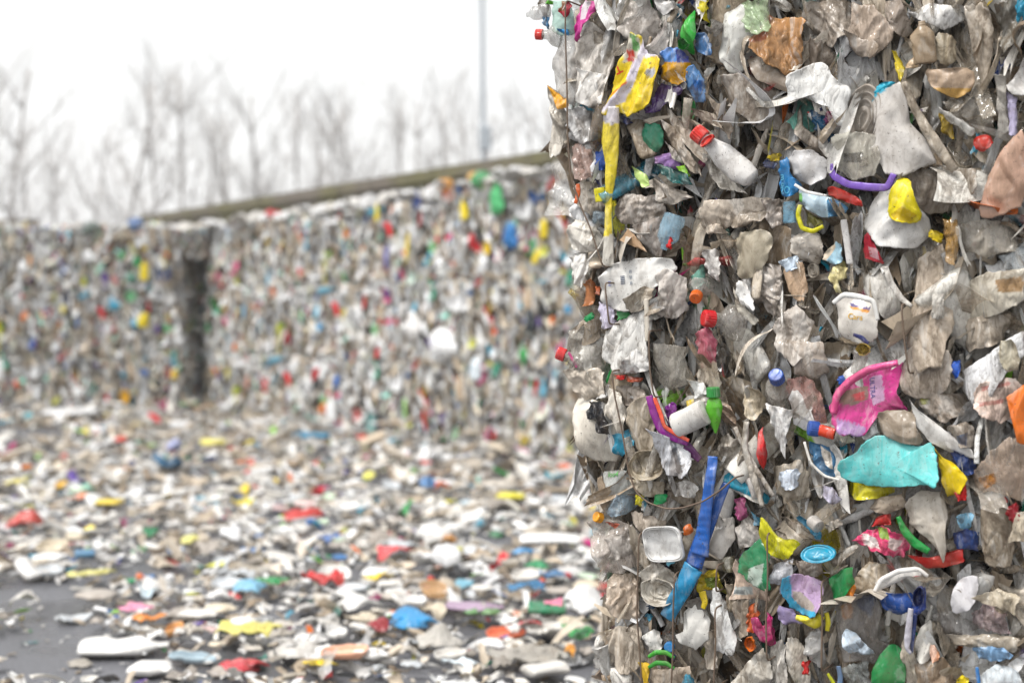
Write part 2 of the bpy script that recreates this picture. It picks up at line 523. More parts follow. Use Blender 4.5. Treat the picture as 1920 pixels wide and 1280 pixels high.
# ------------------------------------------------------------------ generic crushed pieces packed into the faces of a bale
def any_piece(rng, L, W, n, r, pw, pb, kinds=(.78, .15, .04), kc=1.0):
    """one crushed piece about L long and W wide, in its own frame (x across, y along, z out)"""
    x = rng.random()
    col = pick(rng, pw, pb, kc)
    if x < kinds[0]:
        if rng.random() < .72:
            V, F = pleat(rng, L, W, max(7, n // 2 - 1), max(5, r + 3), rng.uniform(.04, .24))
        else:
            m = rng.integers(5, 9)
            th = np.sort(rng.uniform(0, 2 * math.pi, m)) * .5 + np.arange(m) / m * math.pi
            rad = rng.uniform(.65, 1.15, m)
            poly = np.stack([np.cos(th) * rad * W / 2, np.sin(th) * rad * L / 2], 1)
            V, F, T = sheet(poly, rng, n, r, bulge=rng.uniform(0, .10) * W, amp=rng.uniform(.01, .05) * W, scale=W * rng.uniform(.45, 1.0), fold=rng.uniform(.05, .3),
                            curl=rng.uniform(.02, .16) * W, smooth=int(rng.random() < .3), shell=False, jitter=.04, bend=rng.normal(.1, .6), spike=.38)
        c = np.tile(np.array(col), (len(V), 1))
        if rng.random() < .22:                        # printed film: a band of another colour
            c2 = np.array(pick(rng, .3, .4)); a = rng.uniform(0, math.pi); w0 = rng.uniform(-.2, .2) * L
            d = V[:, 0] * math.cos(a) + V[:, 1] * math.sin(a) - w0
            c[(d > 0) & (d < rng.uniform(.2, .5) * L)] = c2
        return V, F, c
    if x < kinds[0] + kinds[1]:
        prof = [BOTTLE, CAN, CUP][rng.choice(3, p=[.6, .2, .2])]
        R = W * .42
        V, F = lathe((0, -L / 2, 0), (0, L / 2, 0), [(t, q * R) for t, q in prof], rng, n=max(8, n // 2), m=max(6, r + 3), squash=rng.uniform(.3, .6),
                     amp=R * rng.uniform(.15, .4), scale=W * .6, up=(0, 0, 1), bend=rng.uniform(-.2, .2) * W)
        c = np.tile(np.array(col), (len(V), 1))
        if rng.random() < .35 and prof is BOTTLE:
            c[V[:, 1] > L * .40] = C(BRIGHT[rng.integers(len(BRIGHT))])
        return V, F, c
    if x < kinds[0] + kinds[1] + kinds[2]:
        V, F = dish((0, 0, 0), W * .5, min(L, W * 1.4) * .5, 0, W * rng.uniform(.1, .3), rng, n=max(12, n // 2), sq=rng.choice([2.0, 3.0]), amp=W * .05)
        return V, F, np.tile(np.array(col), (len(V), 1))
    pts = [(rng.normal(0, W * .25), (k / 4 - .5) * L * 1.2, rng.normal(0, W * .12)) for k in range(5)]
    V, F = ribbon(pts, rng.uniform(.15, .3) * W, thick=.002, sub=max(2, r // 2), cup=.15, twist=rng.uniform(-2, 2))
    return V, F, np.tile(np.array(col), (len(V), 1))

# faces of a box bale, local axes x along the front, y into the bale, z up
def bale_faces(L, D, H):
    return {
        'front': (np.array((0, -D / 2, H / 2)), np.array((1., 0, 0)), np.array((0, 0, 1.)), np.array((0, -1., 0)), L, H),
        'back': (np.array((0, D / 2, H / 2)), np.array((-1., 0, 0)), np.array((0, 0, 1.)), np.array((0, 1., 0)), L, H),
        'left': (np.array((-L / 2, 0, H / 2)), np.array((0, -1., 0)), np.array((0, 0, 1.)), np.array((-1., 0, 0)), D, H),
        'right': (np.array((L / 2, 0, H / 2)), np.array((0, 1., 0)), np.array((0, 0, 1.)), np.array((1., 0, 0)), D, H),
        'top': (np.array((0, 0, H)), np.array((1., 0, 0)), np.array((0, 1., 0)), np.array((0, 0, 1.)), L, D),
    }

def edge_round(a, b, A, B, r=.10, d=.10):
    """how far the bale's skin falls back near the edge of a face"""
    ea = np.clip(1 - (A / 2 - np.abs(a)) / r, 0, 1); eb = np.clip(1 - (B / 2 - np.abs(b)) / r, 0, 1)
    return -d * (ea ** 2 + eb ** 2)

def fill_face(mbs, rng, face, count, size, n, r, depth, pw=.22, pb=.16, lie=38, tiltx=38, tilty=20, one=None, keep=None, kc=1.0, slim=(.20, .58), er=1.0):
    o, ax, bx, nx, A, B = face
    k = max(1, int(round(math.sqrt(count * A / B)))); m = max(1, int(round(count / k)))
    for ia in range(k):
        for ib in range(m):
            a = ((ia + rng.uniform(0, 1)) / k - .5) * A
            b = ((ib + rng.uniform(0, 1)) / m - .5) * B
            if keep is not None and not keep(a, b):
                continue
            Lp = rng.uniform(*size) * rng.uniform(.8, 1.3); Wp = Lp * rng.uniform(*slim)
            V, F, c = any_piece(rng, Lp, Wp, n, r, pw, pb, kc=kc)
            R = rot_xyz(math.radians(rng.normal(0, tilty)), math.radians(rng.normal(0, tiltx)), 0)
            R = rot_xyz(0, 0, math.radians(rng.normal(0, lie))) @ R
            V = V @ R.T
            dn = rng.uniform(*depth) + er * edge_round(a, b, A, B)
            P = o + (a + V[:, 0])[:, None] * ax + (b + V[:, 1])[:, None] * bx + (dn + V[:, 2])[:, None] * nx
            mbs.add(P, F, c, int(rng.choice(3, p=one)) if one is not None else 0)

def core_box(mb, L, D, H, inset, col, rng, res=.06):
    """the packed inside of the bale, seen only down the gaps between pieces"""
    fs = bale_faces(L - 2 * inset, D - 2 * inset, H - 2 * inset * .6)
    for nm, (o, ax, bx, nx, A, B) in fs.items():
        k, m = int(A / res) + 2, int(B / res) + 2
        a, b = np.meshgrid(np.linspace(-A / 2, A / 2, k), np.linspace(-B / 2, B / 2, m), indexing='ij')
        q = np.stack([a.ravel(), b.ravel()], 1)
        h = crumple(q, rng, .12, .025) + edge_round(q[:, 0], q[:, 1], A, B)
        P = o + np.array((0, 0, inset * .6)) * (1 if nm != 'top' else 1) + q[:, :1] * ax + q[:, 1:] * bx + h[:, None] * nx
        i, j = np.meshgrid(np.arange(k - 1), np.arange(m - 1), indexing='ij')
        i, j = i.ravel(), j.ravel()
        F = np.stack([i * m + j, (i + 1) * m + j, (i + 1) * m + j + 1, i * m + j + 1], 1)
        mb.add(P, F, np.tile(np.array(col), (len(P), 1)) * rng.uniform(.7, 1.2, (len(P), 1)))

# ------------------------------------------------------------------ the near stack of three bales
NE = np.array((0.867, -0.498, 0.0)); NI = np.array((0.498, 0.867, 0.0))      # along the face; into the bale
NO = np.array((0.190, 4.054, 0.0))                                            # left front corner on the ground
NL, ND = 1.70, 1.15
BANDS = [(0.0, 0.985, 0.045), (0.985, 1.87, -0.005), (1.87, 2.79, -0.055)]    # z from, z to, shift of the left end

def uv(px, py, w=0.0):
    """the point of the stack's face plane (moved out by w) seen at a pixel of the photograph -> u along the face, v up"""
    dx, dz = (px - 960.0) / FPX, (HORY - py) / FPX
    o = NO - NI * w
    t = (NI @ o) / (NI[0] * dx + NI[1])
    p = np.array((dx * t, t, CAMZ + dz * t))
    return float((p - o) @ NE), p[2]

def uvs(pts, w=0.0):
    return np.array([uv(x, y, w) for x, y in pts])

def px_m(px, py):
    a, b = uv(px - 5, py), uv(px + 5, py)
    return abs(b[0] - a[0]) / 10 * .94

near_bales = []
for (z0, z1, du), lab in zip(BANDS, ('bottom bale of the sharp near stack, blue strap and green film in it',
                                     'middle bale of the sharp near stack, turquoise and pink packs in it',
                                     'top bale of the sharp near stack, yellow packet and green bottle in it')):
    c = NO + NE * (du + NL / 2) + NI * (ND / 2)
    b = empty('plastic_bale', (c[0], c[1], z0), math.atan2(NE[1], NE[0]))
    tag(b, lab, 'bale', 'bales of the near stack')
    near_bales.append(b)
near_count = [0, 0, 0]

def which(v):
    return 0 if v < BANDS[0][1] else (1 if v < BANDS[1][1] else 2)

def to_local(k, V):
    """(u, v, w) of the stack -> the bale's own axes"""
    z0, z1, du = BANDS[k]
    V = np.asarray(V)
    return np.stack([V[:, 0] - du - NL / 2, -V[:, 2] - ND / 2, V[:, 1] - z0], 1)

SEED = [1000]
def nrng():
    SEED[0] += 1
    return np.random.default_rng(SEED[0])

def put(kind, V, F, col, mat, label=None, k=None, parent=None):
    if k is None:
        k = which(float(np.mean(np.asarray(V)[:, 1])))
    mb = MB()
    mb.add(to_local(k, V), F, col)
    o = mb.build(kind, MAT[mat], parent or near_bales[k], smooth=kind != 'bottle_cap')
    if parent is None:
        near_count[k] += 1
    if label:
        o['label'] = label
    o['band'] = k
    return o

def colours(V, base, cf=None, P2=None):
    c = np.tile(np.array(base[:3]), (len(V), 1))
    if cf is not None:
        cf(V, c)
    return c

def S(kind, pts, col, w=.030, bulge=.018, amp=.009, scale=.055, mat='film', label=None, cf=None, curl=.008, n=72, r=18, smooth=1, tilt=(0, 0), jitter=.025, k=None, aniso=None):
    """crushed sheet, bag, pouch or panel over an outline given in photo pixels"""
    rng = nrng()
    poly = uvs(pts, w)
    soft = mat in ('film', 'clear', 'foil')
    if tilt == (0, 0):
        tilt = (rng.normal(0, .16), rng.normal(0, .12)) if soft else (rng.normal(0, .08), rng.normal(0, .08))
    V, F, T = sheet(poly, rng, n, r, bulge * (.30 if soft else .36), amp * (rng.choice([.22, .45, .8]) if soft else .55), scale, curl, (smooth if n > 90 else int(rng.random() < .5)) if not soft else int(rng.random() < .3), tilt=tilt, jitter=jitter * (1.5 if soft else 1), aniso=rng.normal(.1, .5) if soft and aniso is None else aniso,
                    fold=(rng.uniform(.10, .26) if mat != 'foil' else rng.uniform(.08, .18)) if soft else rng.uniform(.06, .16) if mat == 'clean' else rng.uniform(.04, .15), spike=.16 if soft and mat != 'foil' else .05 if soft else 0.0, bend=rng.normal(-.08, .32) if soft else rng.normal(-.08, .20))
    V[:, 2] += w * .85
    base = C(col, 1.14 if mat in ('film', 'clear') else 1.0) if isinstance(col, str) else col
    c = np.tile(np.array(base[:3]), (len(V), 1))
    if cf is not None:
        # printing: bands and patches given in photo pixels
        for poly2, cc in cf:
            q = uvs(poly2, w)
            c[inside(V[:, :2], q)] = C(cc)
    return put(kind, V, F, c, mat, label, k)

def inside(P, poly):
    x, y = P[:, 0], P[:, 1]
    r = np.zeros(len(P), bool)
    j = len(poly) - 1
    for i in range(len(poly)):
        xi, yi, xj, yj = *poly[i], *poly[j]
        hit = ((yi > y) != (yj > y)) & (x < (xj - xi) * (y - yi) / (yj - yi + 1e-12) + xi)
        r ^= hit
        j = i
    return r

def B(kind, p0, p1, width, col, w0=.03, w1=None, prof=BOTTLE, cap=None, squash=.55, amp=.25, mat='hard', label=None, bend=0.0, k=None, capr=None, neck=None):
    """crushed bottle, can or tube from its base p0 to its mouth p1 (photo pixels), with its cap as a part of the bottle"""
    rng = nrng()
    w1 = w0 if w1 is None else w1
    a, b = uv(*p0, w0), uv(*p1, w1)
    R = width * px_m((p0[0] + p1[0]) / 2, (p0[1] + p1[1]) / 2) / 2
    A, Bp = np.array((a[0], a[1], w0)), np.array((b[0], b[1], w1))
    V, F = lathe(A, Bp, [(t, q * R) for t, q in prof], rng, 36, 34, squash, R * amp, R * 1.3, up=(0.05, 0.02, 1), bend=bend * R)
    o = put(kind, V, F, C(col) if isinstance(col, str) else col, mat, label, k)
    if cap:
        d = (Bp - A) / np.linalg.norm(Bp - A)
        cr = R * .42 if capr is None else capr * px_m(*p1)
        V, F = lathe(Bp - d * cr * .2, Bp + d * cr * 1.35, [(t, q * cr) for t, q in CAPP], None, 40, None, 1, ridge=20, ridge_d=cr * .05)
        kk = o['band']
        put('bottle_cap', V, F, C(cap), 'clean', None, kk, parent=o)
    return o

def K(px, py, r, col, d=(0, 0, 1), w=.05, label=None, kind='bottle_cap', h=1.2):
    """a screw cap standing out of the face; d = the way its top points (u, v, w)"""
    u, v = uv(px, py, w)
    R = r * px_m(px, py)
    d = np.array(d, float); d /= np.linalg.norm(d)
    c = np.array((u, v, w))
    V, F = lathe(c - d * R * h * .7, c + d * R * h * .5, [(t, q * R) for t, q in CAPP], None, 44, None, 1, ridge=22, ridge_d=R * .05)
    k = which(v)
    o = put(kind, V, F, C(col), 'clean', label, k)
    # the clear neck and shoulder it is screwed on
    rng = nrng()
    V, F = lathe(c - d * R * 4.2, c - d * R * h * .7, [(0, R * 2.3), (.45, R * 2.0), (.7, R * 1.0), (.8, R * .86), (1, R * .86)], rng, 32, 18, 1, R * .3, R * 1.6)
    put('bottle_neck', V, F, C('#c4beb6'), 'clear', None, k, parent=o)
    return o

def D(kind, px, py, ra, rb, rot, col, depth=14, w=.03, tilt=(0, 0), sq=2.4, mat='hard', label=None, amp=.004, rim=.06, rings=None):
    rng = nrng()
    u, v = uv(px, py, w)
    m = px_m(px, py)
    V, F = dish((u, v, w), ra * m, rb * m, math.radians(rot), depth * m, rng, tilt, 64, sq, rim, amp, rings)
    return put(kind, V, F, C(col), mat, label)

def Rb(kind, path, width, col, w=.05, cup=.1, amp=.003, mat='clean', label=None, thick=.003, twist=0.0, sub=8, k=None, cf=None, kx=7):
    rng = nrng()
    ws = w if np.ndim(w) else [w] * len(path)
    pts = [(*uv(x, y, ww), ww) for (x, y), ww in zip(path, ws)]
    m = px_m(*path[len(path) // 2])
    wd = np.array(width) * m if np.ndim(width) else width * m
    V, F = ribbon(pts, wd, thick, kx, sub, cup, rng, amp, (0, 0, 1), twist)
    base = C(col)
    c = np.tile(np.array(base), (len(V), 1))
    if cf is not None:
        for poly2, cc in cf:
            c[inside(V[:, :2], uvs(poly2, np.mean(ws)))] = C(cc)
    return put(kind, V, F, c, mat, label, k)

def Wi(path, w=.07, r=.0024, k=None):
    ws = w if np.ndim(w) else [w] * len(path)
    pts = [(*uv(x, y, ww), ww) for (x, y), ww in zip(path, ws)]
    # the ends run back into the bale
    pts = [(pts[0][0], pts[0][1], pts[0][2] - .10)] + pts + [(pts[-1][0], pts[-1][1], pts[-1][2] - .10)]
    V, F = wire_tube(pts, r)
    return put('baling_wire', V, F, C('#6b5a4c'), 'wire', None, k)

def letters(body, text, px, py, size, col, rot=0.0, w=.2, shear=0.0):
    """printed letters laid on a piece: each vertex dropped onto the piece's own surface; one mesh under that piece"""
    cu = bpy.data.curves.new('lettering', 'FONT')
    cu.body = text; cu.size = 1.0; cu.align_x = 'CENTER'; cu.align_y = 'CENTER'; cu.resolution_u = 3; cu.shear = shear
    cu.offset = 0.012
    t = bpy.data.objects.new('lettering', cu)
    COL.objects.link(t)
    dg = bpy.context.evaluated_depsgraph_get()
    me = t.evaluated_get(dg).to_mesh()
    vs = np.array([v.co[:2] for v in me.vertices]); tris = []
    me.calc_loop_triangles()
    tris = [tuple(l.vertices) for l in me.loop_triangles]
    t.evaluated_get(dg).to_mesh_clear()
    bpy.data.objects.remove(t); bpy.data.curves.remove(cu)
    # cut the triangles finer so that they follow the folds
    V = [tuple(v) for v in vs]; Fs = tris
    for _ in range(2):
        mid = {}; out = []
        def md(a, b):
            q = (min(a, b), max(a, b))
            if q not in mid:
                V.append(tuple((np.array(V[a]) + np.array(V[b])) / 2)); mid[q] = len(V) - 1
            return mid[q]
        for a, b, c in Fs:
            ab, bc, ca = md(a, b), md(b, c), md(c, a)
            out += [(a, ab, ca), (ab, b, bc), (ca, bc, c), (ab, bc, ca)]
        Fs = out
    k = body['band']
    vs = np.array(V) * size * px_m(px, py)
    a = math.radians(rot)
    vs = np.stack([vs[:, 0] * math.cos(a) - vs[:, 1] * math.sin(a), vs[:, 0] * math.sin(a) + vs[:, 1] * math.cos(a)], 1)
    u0, v0 = uv(px, py, .05)
    q = to_local(k, np.stack([vs[:, 0] + u0, vs[:, 1] + v0, np.full(len(vs), w)], 1))
    me = body.data
    bvh = BVHTree.FromPolygons([v.co[:] for v in me.vertices], [p.vertices[:] for p in me.polygons])
    keep = np.ones(len(q), bool)
    for i, p in enumerate(q):
        h = bvh.ray_cast(Vector(p), Vector((0, 1, 0)), 1.0)
        if h[0] is None: keep[i] = False
        else: q[i, 1] = h[0].y - .0016
    F = [(a, b, c, c) for a, b, c in Fs if keep[a] and keep[b] and keep[c]]
    if not F: return None
    mb = MB(); mb.add(q, F, C(col))
    return mb.build('lettering', MAT['clean'], body, smooth=False)
# ------------------------------------------------------------------ what the photograph shows in the near stack, piece by piece
def near_pieces():
    # ---- top bale: large dirty films and bottles first
    S('film_sheet', [(1045, 60), (1080, 60), (1088, 130), (1085, 190), (1040, 195), (1035, 120)], '#b8b1aa', .035, amp=.012, mat='clear')
    S('plastic_bag', [(1078, 60), (1105, 40), (1150, 70), (1148, 150), (1138, 200), (1100, 195), (1082, 130)], '#d2cbc2', .03, .03, .014)
    S('plastic_bag', [(1085, 130), (1135, 140), (1140, 200), (1110, 205), (1090, 190)], '#e0dcd6', .045, .02)
    S('film_sheet', [(1030, 160), (1050, 175), (1058, 240), (1050, 290), (1036, 300), (1030, 250), (1026, 200)], '#cfc8bc', .03, .025, .012)
    S('film_sheet', [(1060, 205), (1105, 205), (1110, 260), (1085, 275), (1065, 260)], '#d8d6d4', .02, .02)
    S('film_sheet', [(1062, 270), (1100, 265), (1118, 320), (1100, 345), (1070, 330)], '#c4a498', .03, .02, mat='clear')
    S('film_sheet', [(1070, 345), (1130, 340), (1135, 395), (1100, 400), (1075, 385)], '#ada396', .03, .02, .012)
    S('film_sheet', [(1165, 0), (1215, 0), (1235, 40), (1240, 80), (1200, 90), (1165, 60)], '#c2bab2', .03, .015, .012)
    S('film_sheet', [(1205, 90), (1238, 60), (1252, 30), (1258, 80), (1245, 110), (1210, 115)], '#b9b1ab', .04, .015)
    S('crushed_tub', [(1225, 0), (1262, 0), (1262, 18), (1245, 30), (1230, 18)], '#dcdad8', .04, .02, .004, mat='hard')
    S('plastic_bag', [(1250, 10), (1280, 5), (1275, 45), (1255, 60)], '#17566a', .02, .01)
    S('crushed_bottle', [(1338, 20), (1380, 5), (1425, 20), (1428, 80), (1405, 115), (1375, 145), (1345, 110), (1335, 60)], '#dcdbd4', .045, .05, .008, mat='hard', label='milky white crushed bottle', cf=[([(1395, 0), (1440, 0), (1440, 75), (1400, 60)], '#cfe3bd')])
    S('film_sheet', [(1380, 0), (1440, 0), (1440, 60), (1410, 70), (1385, 40)], '#c3dcae', .06, .01, .01, mat='clear', label='pale green film')
    S('carton', [(1438, 25), (1470, 30), (1512, 40), (1505, 100), (1492, 150), (1470, 140), (1412, 95), (1408, 75)], '#b88858', .045, .03, .010, mat='film', label='crushed brown orange container', cf=[([(1430, 20), (1445, 20), (1440, 75), (1410, 85), (1405, 70)], '#a05f43')])
    S('film_sheet', [(1395, 110), (1430, 100), (1480, 150), (1500, 175), (1470, 170), (1420, 150)], '#97897a', .05, .02, .006, mat='hard')
    S('film_sheet', [(1350, 140), (1400, 140), (1460, 170), (1480, 240), (1420, 245), (1370, 200)], '#9a9085', .03, .02, .012)
    S('film_sheet', [(1500, 0), (1590, 0), (1600, 60), (1560, 90), (1515, 60)], '#a59a8e', .03, .03, .016)
    S('film_sheet', [(1470, 85), (1540, 70), (1570, 110), (1530, 130), (1490, 130)], '#94877a', .03, .03, .016)
    S('film_sheet', [(1600, 10), (1640, 10), (1675, 60), (1665, 80), (1630, 110), (1590, 60)], '#b7a594', .045, .025, .010)
    S('film_sheet', [(1585, 60), (1640, 75), (1660, 100), (1640, 110), (1600, 100)], '#a79a8d', .05, .02, .008)
    S('plastic_bag', [(1565, 55), (1590, 60), (1600, 85), (1582, 112), (1570, 90)], '#e6e6e6', .05, .012)
    S('plastic_bag', [(1695, 20), (1740, 5), (1800, 10), (1805, 35), (1765, 55), (1720, 35)], '#e2dfdb', .04, .03, .014)
    S('film_sheet', [(1645, 0), (1690, 0), (1705, 60), (1690, 70), (1665, 50)], '#a3968a', .03, .02, .012)
    B('crushed_bottle', (1735, 120), (1728, 40), 46, '#a18c72', .05, .06, BOTTLE, None, .6, label='brown stained bottle neck')
    S('film_sheet', [(1750, 60), (1790, 65), (1790, 120), (1755, 120)], '#b5a890', .045, .02, .006)
    S('crushed_tub', [(1730, 128), (1770, 130), (1822, 125), (1826, 160), (1800, 185), (1770, 178), (1740, 158)], '#b8a088', .055, .03, .006, mat='hard', label='amber stained clear tub', cf=[([(1745, 165), (1825, 165), (1815, 190), (1750, 185)], '#c49a52')])
    S('film_sheet', [(1808, 0), (1850, 0), (1866, 70), (1850, 160), (1838, 175), (1820, 90)], '#b3a797', .05, .015, .006, label='long beige vertical sheet')
    S('film_sheet', [(1868, 10), (1905, 0), (1920, 50), (1895, 110), (1872, 80)], '#7c786f', .03, .02, .012)
    S('plastic_bag', [(1900, 0), (1925, 0), (1925, 40), (1905, 45)], '#2188a8', .04, .015)
    S('carton', [(1886, 160), (1925, 110), (1925, 180), (1900, 178)], '#d9d6d2', .06, .01, .004, mat='hard')
    S('film_sheet', [(1888, 175), (1906, 180), (1905, 250), (1892, 252)], '#c3bbd8', .05, .008, .004)
    S('film_sheet', [(1866, 140), (1886, 145), (1890, 240), (1870, 260)], '#b7b2a9', .05, .012)
    S('crushed_tub', [(1480, 180), (1490, 220), (1520, 250), (1560, 285), (1540, 295), (1500, 260), (1475, 230)], '#b1a79b', .05, .02, .006)
    S('plastic_bag', [(1520, 205), (1548, 215), (1562, 262), (1545, 270), (1525, 240)], '#0f4f74', .03, .015, label='dark blue film')
    S('plastic_bag', [(1480, 145), (1520, 118), (1545, 112), (1555, 140), (1590, 165), (1582, 225), (1572, 242), (1555, 200), (1530, 195), (1505, 185), (1484, 196)], '#e3e0dc', .065, .03, .012, .07, label='white crumpled sheet')
    D('crushed_tub', 1615, 222, 40, 66, -15, '#a99f93', 12, .045, (.3, 0), 2.0, rings=[(1.0, -.01), (1.02, 0), (.96, .006), (.90, -.004), (.80, -.004), (.77, .006), (.72, -.006), (.60, -.006), (.57, .006), (.5, -.008), (.4, -.008), (.36, 0), (.2, -.01)])
    S('crushed_bottle', [(1622, 200), (1640, 170), (1688, 152), (1698, 175), (1705, 230), (1735, 260), (1755, 305), (1700, 330), (1660, 325), (1632, 275)], '#cbc6c0', .075, .05, .005, .09, mat='hard', label='pale grey crushed bottle with turquoise shoulder', cf=[([(1625, 190), (1632, 165), (1660, 150), (1680, 152), (1640, 178)], '#1fa3c0')])
    S('crushed_bottle', [(1632, 178), (1640, 158), (1660, 151), (1676, 152), (1655, 166)], '#22a8c4', .125, .012, .002, mat='clean', label='turquoise bottle shoulder')
    Rb('film_strip', [(1695, 155), (1715, 205), (1745, 255), (1790, 320)], [14, 16, 24, 16], '#b5a998', .085, .2, .005, 'film')
    S('crushed_tub', [(1562, 262), (1590, 245), (1640, 255), (1652, 300), (1640, 330), (1600, 338), (1568, 318)], '#c9c4b6', .07, .04, .006, mat='clear', label='clear round tub above purple rim', cf=[([(1580, 288), (1620, 285), (1620, 306), (1582, 304)], '#77746c')])
    S('film_strip', [(1672, 95), (1682, 100), (1696, 128), (1688, 155), (1680, 130)], '#d8c020', .05, .008, label='yellow film')
    S('film_sheet', [(1695, 120), (1725, 95), (1728, 125), (1700, 130)], '#c8ad88', .05, .012)
    S('film_sheet', [(1770, 190), (1855, 175), (1865, 240), (1830, 250), (1790, 230)], '#8b8377', .035, .02, .01, mat='clear')
    S('crushed_tub', [(1822, 255), (1855, 250), (1862, 272), (1840, 286), (1826, 278)], '#c2281c', .06, .02, .003, mat='clean', label='red lid piece')
    S('film_sheet', [(1760, 210), (1780, 215), (1790, 260), (1770, 250)], '#a58a1c', .03, .01)
    S('crushed_bottle', [(1700, 330), (1760, 310), (1830, 320), (1840, 350), (1800, 395), (1740, 400), (1690, 360)], '#978c7f', .035, .04, .012)
    S('crushed_tub', [(1925, 230), (1880, 275), (1845, 345), (1832, 405), (1860, 412), (1925, 380)], '#c29c86', .085, .04, .006, .1, mat='hard', label='large pinkish brown panel')
    S('crushed_tub', [(1472, 300), (1490, 282), (1520, 280), (1545, 300), (1548, 335), (1520, 348), (1480, 330)], '#c9c8c8', .07, .035, .003, mat='hard', label='round pale grey tub base')
    # coloured and named pieces of the top bale
    B('crushed_bottle', (1030, 18), (988, 28), 26, '#d9d8d6', .03, .03, BOTTLE, None, .8, mat='clear', label='clear bottle poking out of the edge')
    S('plastic_bag', [(1006, 0), (1030, 0), (1030, 45), (1018, 45)], '#6e675f', .02, .02, .012)
    S('film_sheet', [(1018, 0), (1034, 0), (1032, 8), (1020, 6)], '#5bd020', .05, .006)
    S('plastic_bag', [(1014, 28), (1028, 32), (1026, 55), (1018, 48)], '#2d6f9c', .04, .01)
    S('carton', [(1034, 0), (1066, 0), (1074, 30), (1070, 62), (1048, 66), (1028, 56)], '#aecbc0', .05, .015, .004, mat='hard', label='mint green container')
    rw = S('carton', [(1047, 0), (1066, 4), (1070, 12), (1056, 32), (1048, 22)], '#a82434', .072, .008, .003, mat='foil', label='dark red wrapper', cf=[([(1046, 0), (1056, 0), (1056, 20), (1048, 20)], '#8a5a36')])
    letters(rw, '1', 1061, 16, 12, '#e8d8d8', -30)
    K(1010, 65, 9, '#e03028', (-1, 0.1, .25), .03, 'red screw cap standing out at the left edge')
    S('crushed_tub', [(1044, 56), (1058, 52), (1068, 60), (1056, 66)], '#1f8fd0', .07, .006, .002, mat='clean')
    S('wrapper', [(1080, 0), (1112, 0), (1108, 22), (1094, 52), (1080, 76), (1074, 78), (1080, 45)], '#d8379c', .06, .012, .004, mat='foil', label='magenta wrapper with a white panel', cf=[([(1086, 0), (1102, 0), (1096, 35), (1086, 38)], '#dccfd6')])
    S('crushed_bottle', [(1292, 10), (1298, 40), (1300, 66), (1292, 88), (1282, 100), (1272, 84), (1272, 52), (1282, 28)], '#1cbc3c', .08, .03, .004, mat='clean', label='bright green crushed bottle')
    D('bottle_mouth', 1280, 83, 10, 10, 0, '#0f8f28', 8, .122, (.2, .2), 2, 'clean')
    S('wrapper', [(1303, 0), (1326, 0), (1322, 20), (1318, 38), (1308, 28)], '#e8d81c', .06, .012, .004, mat='clean', label='yellow pouch tip')
    S('plastic_bag', [(1296, 62), (1325, 60), (1336, 95), (1330, 108), (1300, 92)], '#3f6fa2', .05, .02, .014, label='blue crumpled film')
    S('plastic_bag', [(1284, 128), (1300, 118), (1318, 150), (1320, 190), (1300, 192), (1282, 165)], '#5580b0', .06, .02, .014, label='blue printed film', cf=[([(1298, 150), (1316, 150), (1312, 172), (1298, 168)], '#2467b0')])
    y1 = S('wrapper', [(1172, 90), (1178, 60), (1198, 66), (1212, 100), (1228, 100), (1240, 115), (1240, 140), (1228, 175), (1222, 195), (1196, 214), (1178, 221), (1168, 212), (1132, 214), (1126, 200), (1140, 170), (1154, 125)], '#f2d322', .075, .015, .008, .05, 'foil', 'yellow packet with lavender stripes and red printing',
      [([(1178, 120), (1205, 60), (1245, 50), (1245, 106), (1205, 108), (1190, 150), (1168, 190), (1125, 215), (1120, 205), (1145, 182), (1175, 155)], '#d2cad8'), ([(1208, 106), (1245, 106), (1245, 125), (1228, 195), (1168, 225), (1185, 180), (1205, 150)], '#efcf1c'), ([(1163, 75), (1176, 60), (1196, 70), (1194, 108), (1166, 116)], '#d6cdbb'), ([(1178, 62), (1190, 64), (1196, 92), (1184, 96)], '#5d9350'),
       ([(1172, 92), (1184, 94), (1184, 112), (1172, 114)], '#d2402f'), ([(1212, 132), (1228, 124), (1234, 140), (1222, 148)], '#b5b5bd'), ([(1142, 172), (1178, 152), (1176, 156), (1142, 178)], '#e2763a')])
    letters(y1, 'T', 1163, 130, 24, '#e0482a', -158)
    letters(y1, '||||', 1222, 137, 11, '#5c6070', -35)
    letters(y1, 'D', 1226, 121, 6, '#33405c', 10)
    S('wrapper', [(1240, 86), (1265, 90), (1280, 98), (1290, 118), (1280, 150), (1262, 158), (1235, 152), (1240, 120)], '#e0a412', .07, .012, .006, mat='foil', label='orange and blue printed packet', cf=[([(1230, 80), (1285, 80), (1280, 116), (1240, 116)], '#5a90d8'), ([(1266, 92), (1290, 92), (1292, 112), (1268, 118)], '#3b4690')])
    S('wrapper', [(1234, 155), (1262, 160), (1280, 150), (1276, 168), (1250, 192), (1235, 208), (1210, 214), (1206, 206), (1224, 198), (1222, 172)], '#4a2a6a', .065, .012, .005, mat='foil', label='deep purple pouch')
    S('film_strip', [(1163, 215), (1178, 222), (1180, 230), (1172, 236), (1164, 228)], '#1d2f60', .06, .006)
    Rb('film_strip', [(1146, 200), (1144, 260), (1146, 310), (1141, 360), (1141, 420), (1140, 500)], [30, 34, 20, 12, 18, 22], '#f3d83a', [.07, .07, .07, .065, .06, .06], .15, .004, 'foil', 'long yellow film strip hanging down the corner', cf=[([(1110, 200), (1180, 200), (1180, 226), (1150, 235), (1110, 222)], '#d6d0d6'), ([(1120, 450), (1165, 430), (1165, 520), (1120, 520)], '#d4cfc4'), ([(1146, 395), (1160, 380), (1160, 430), (1146, 440)], '#97b290')], sub=12, kx=11)
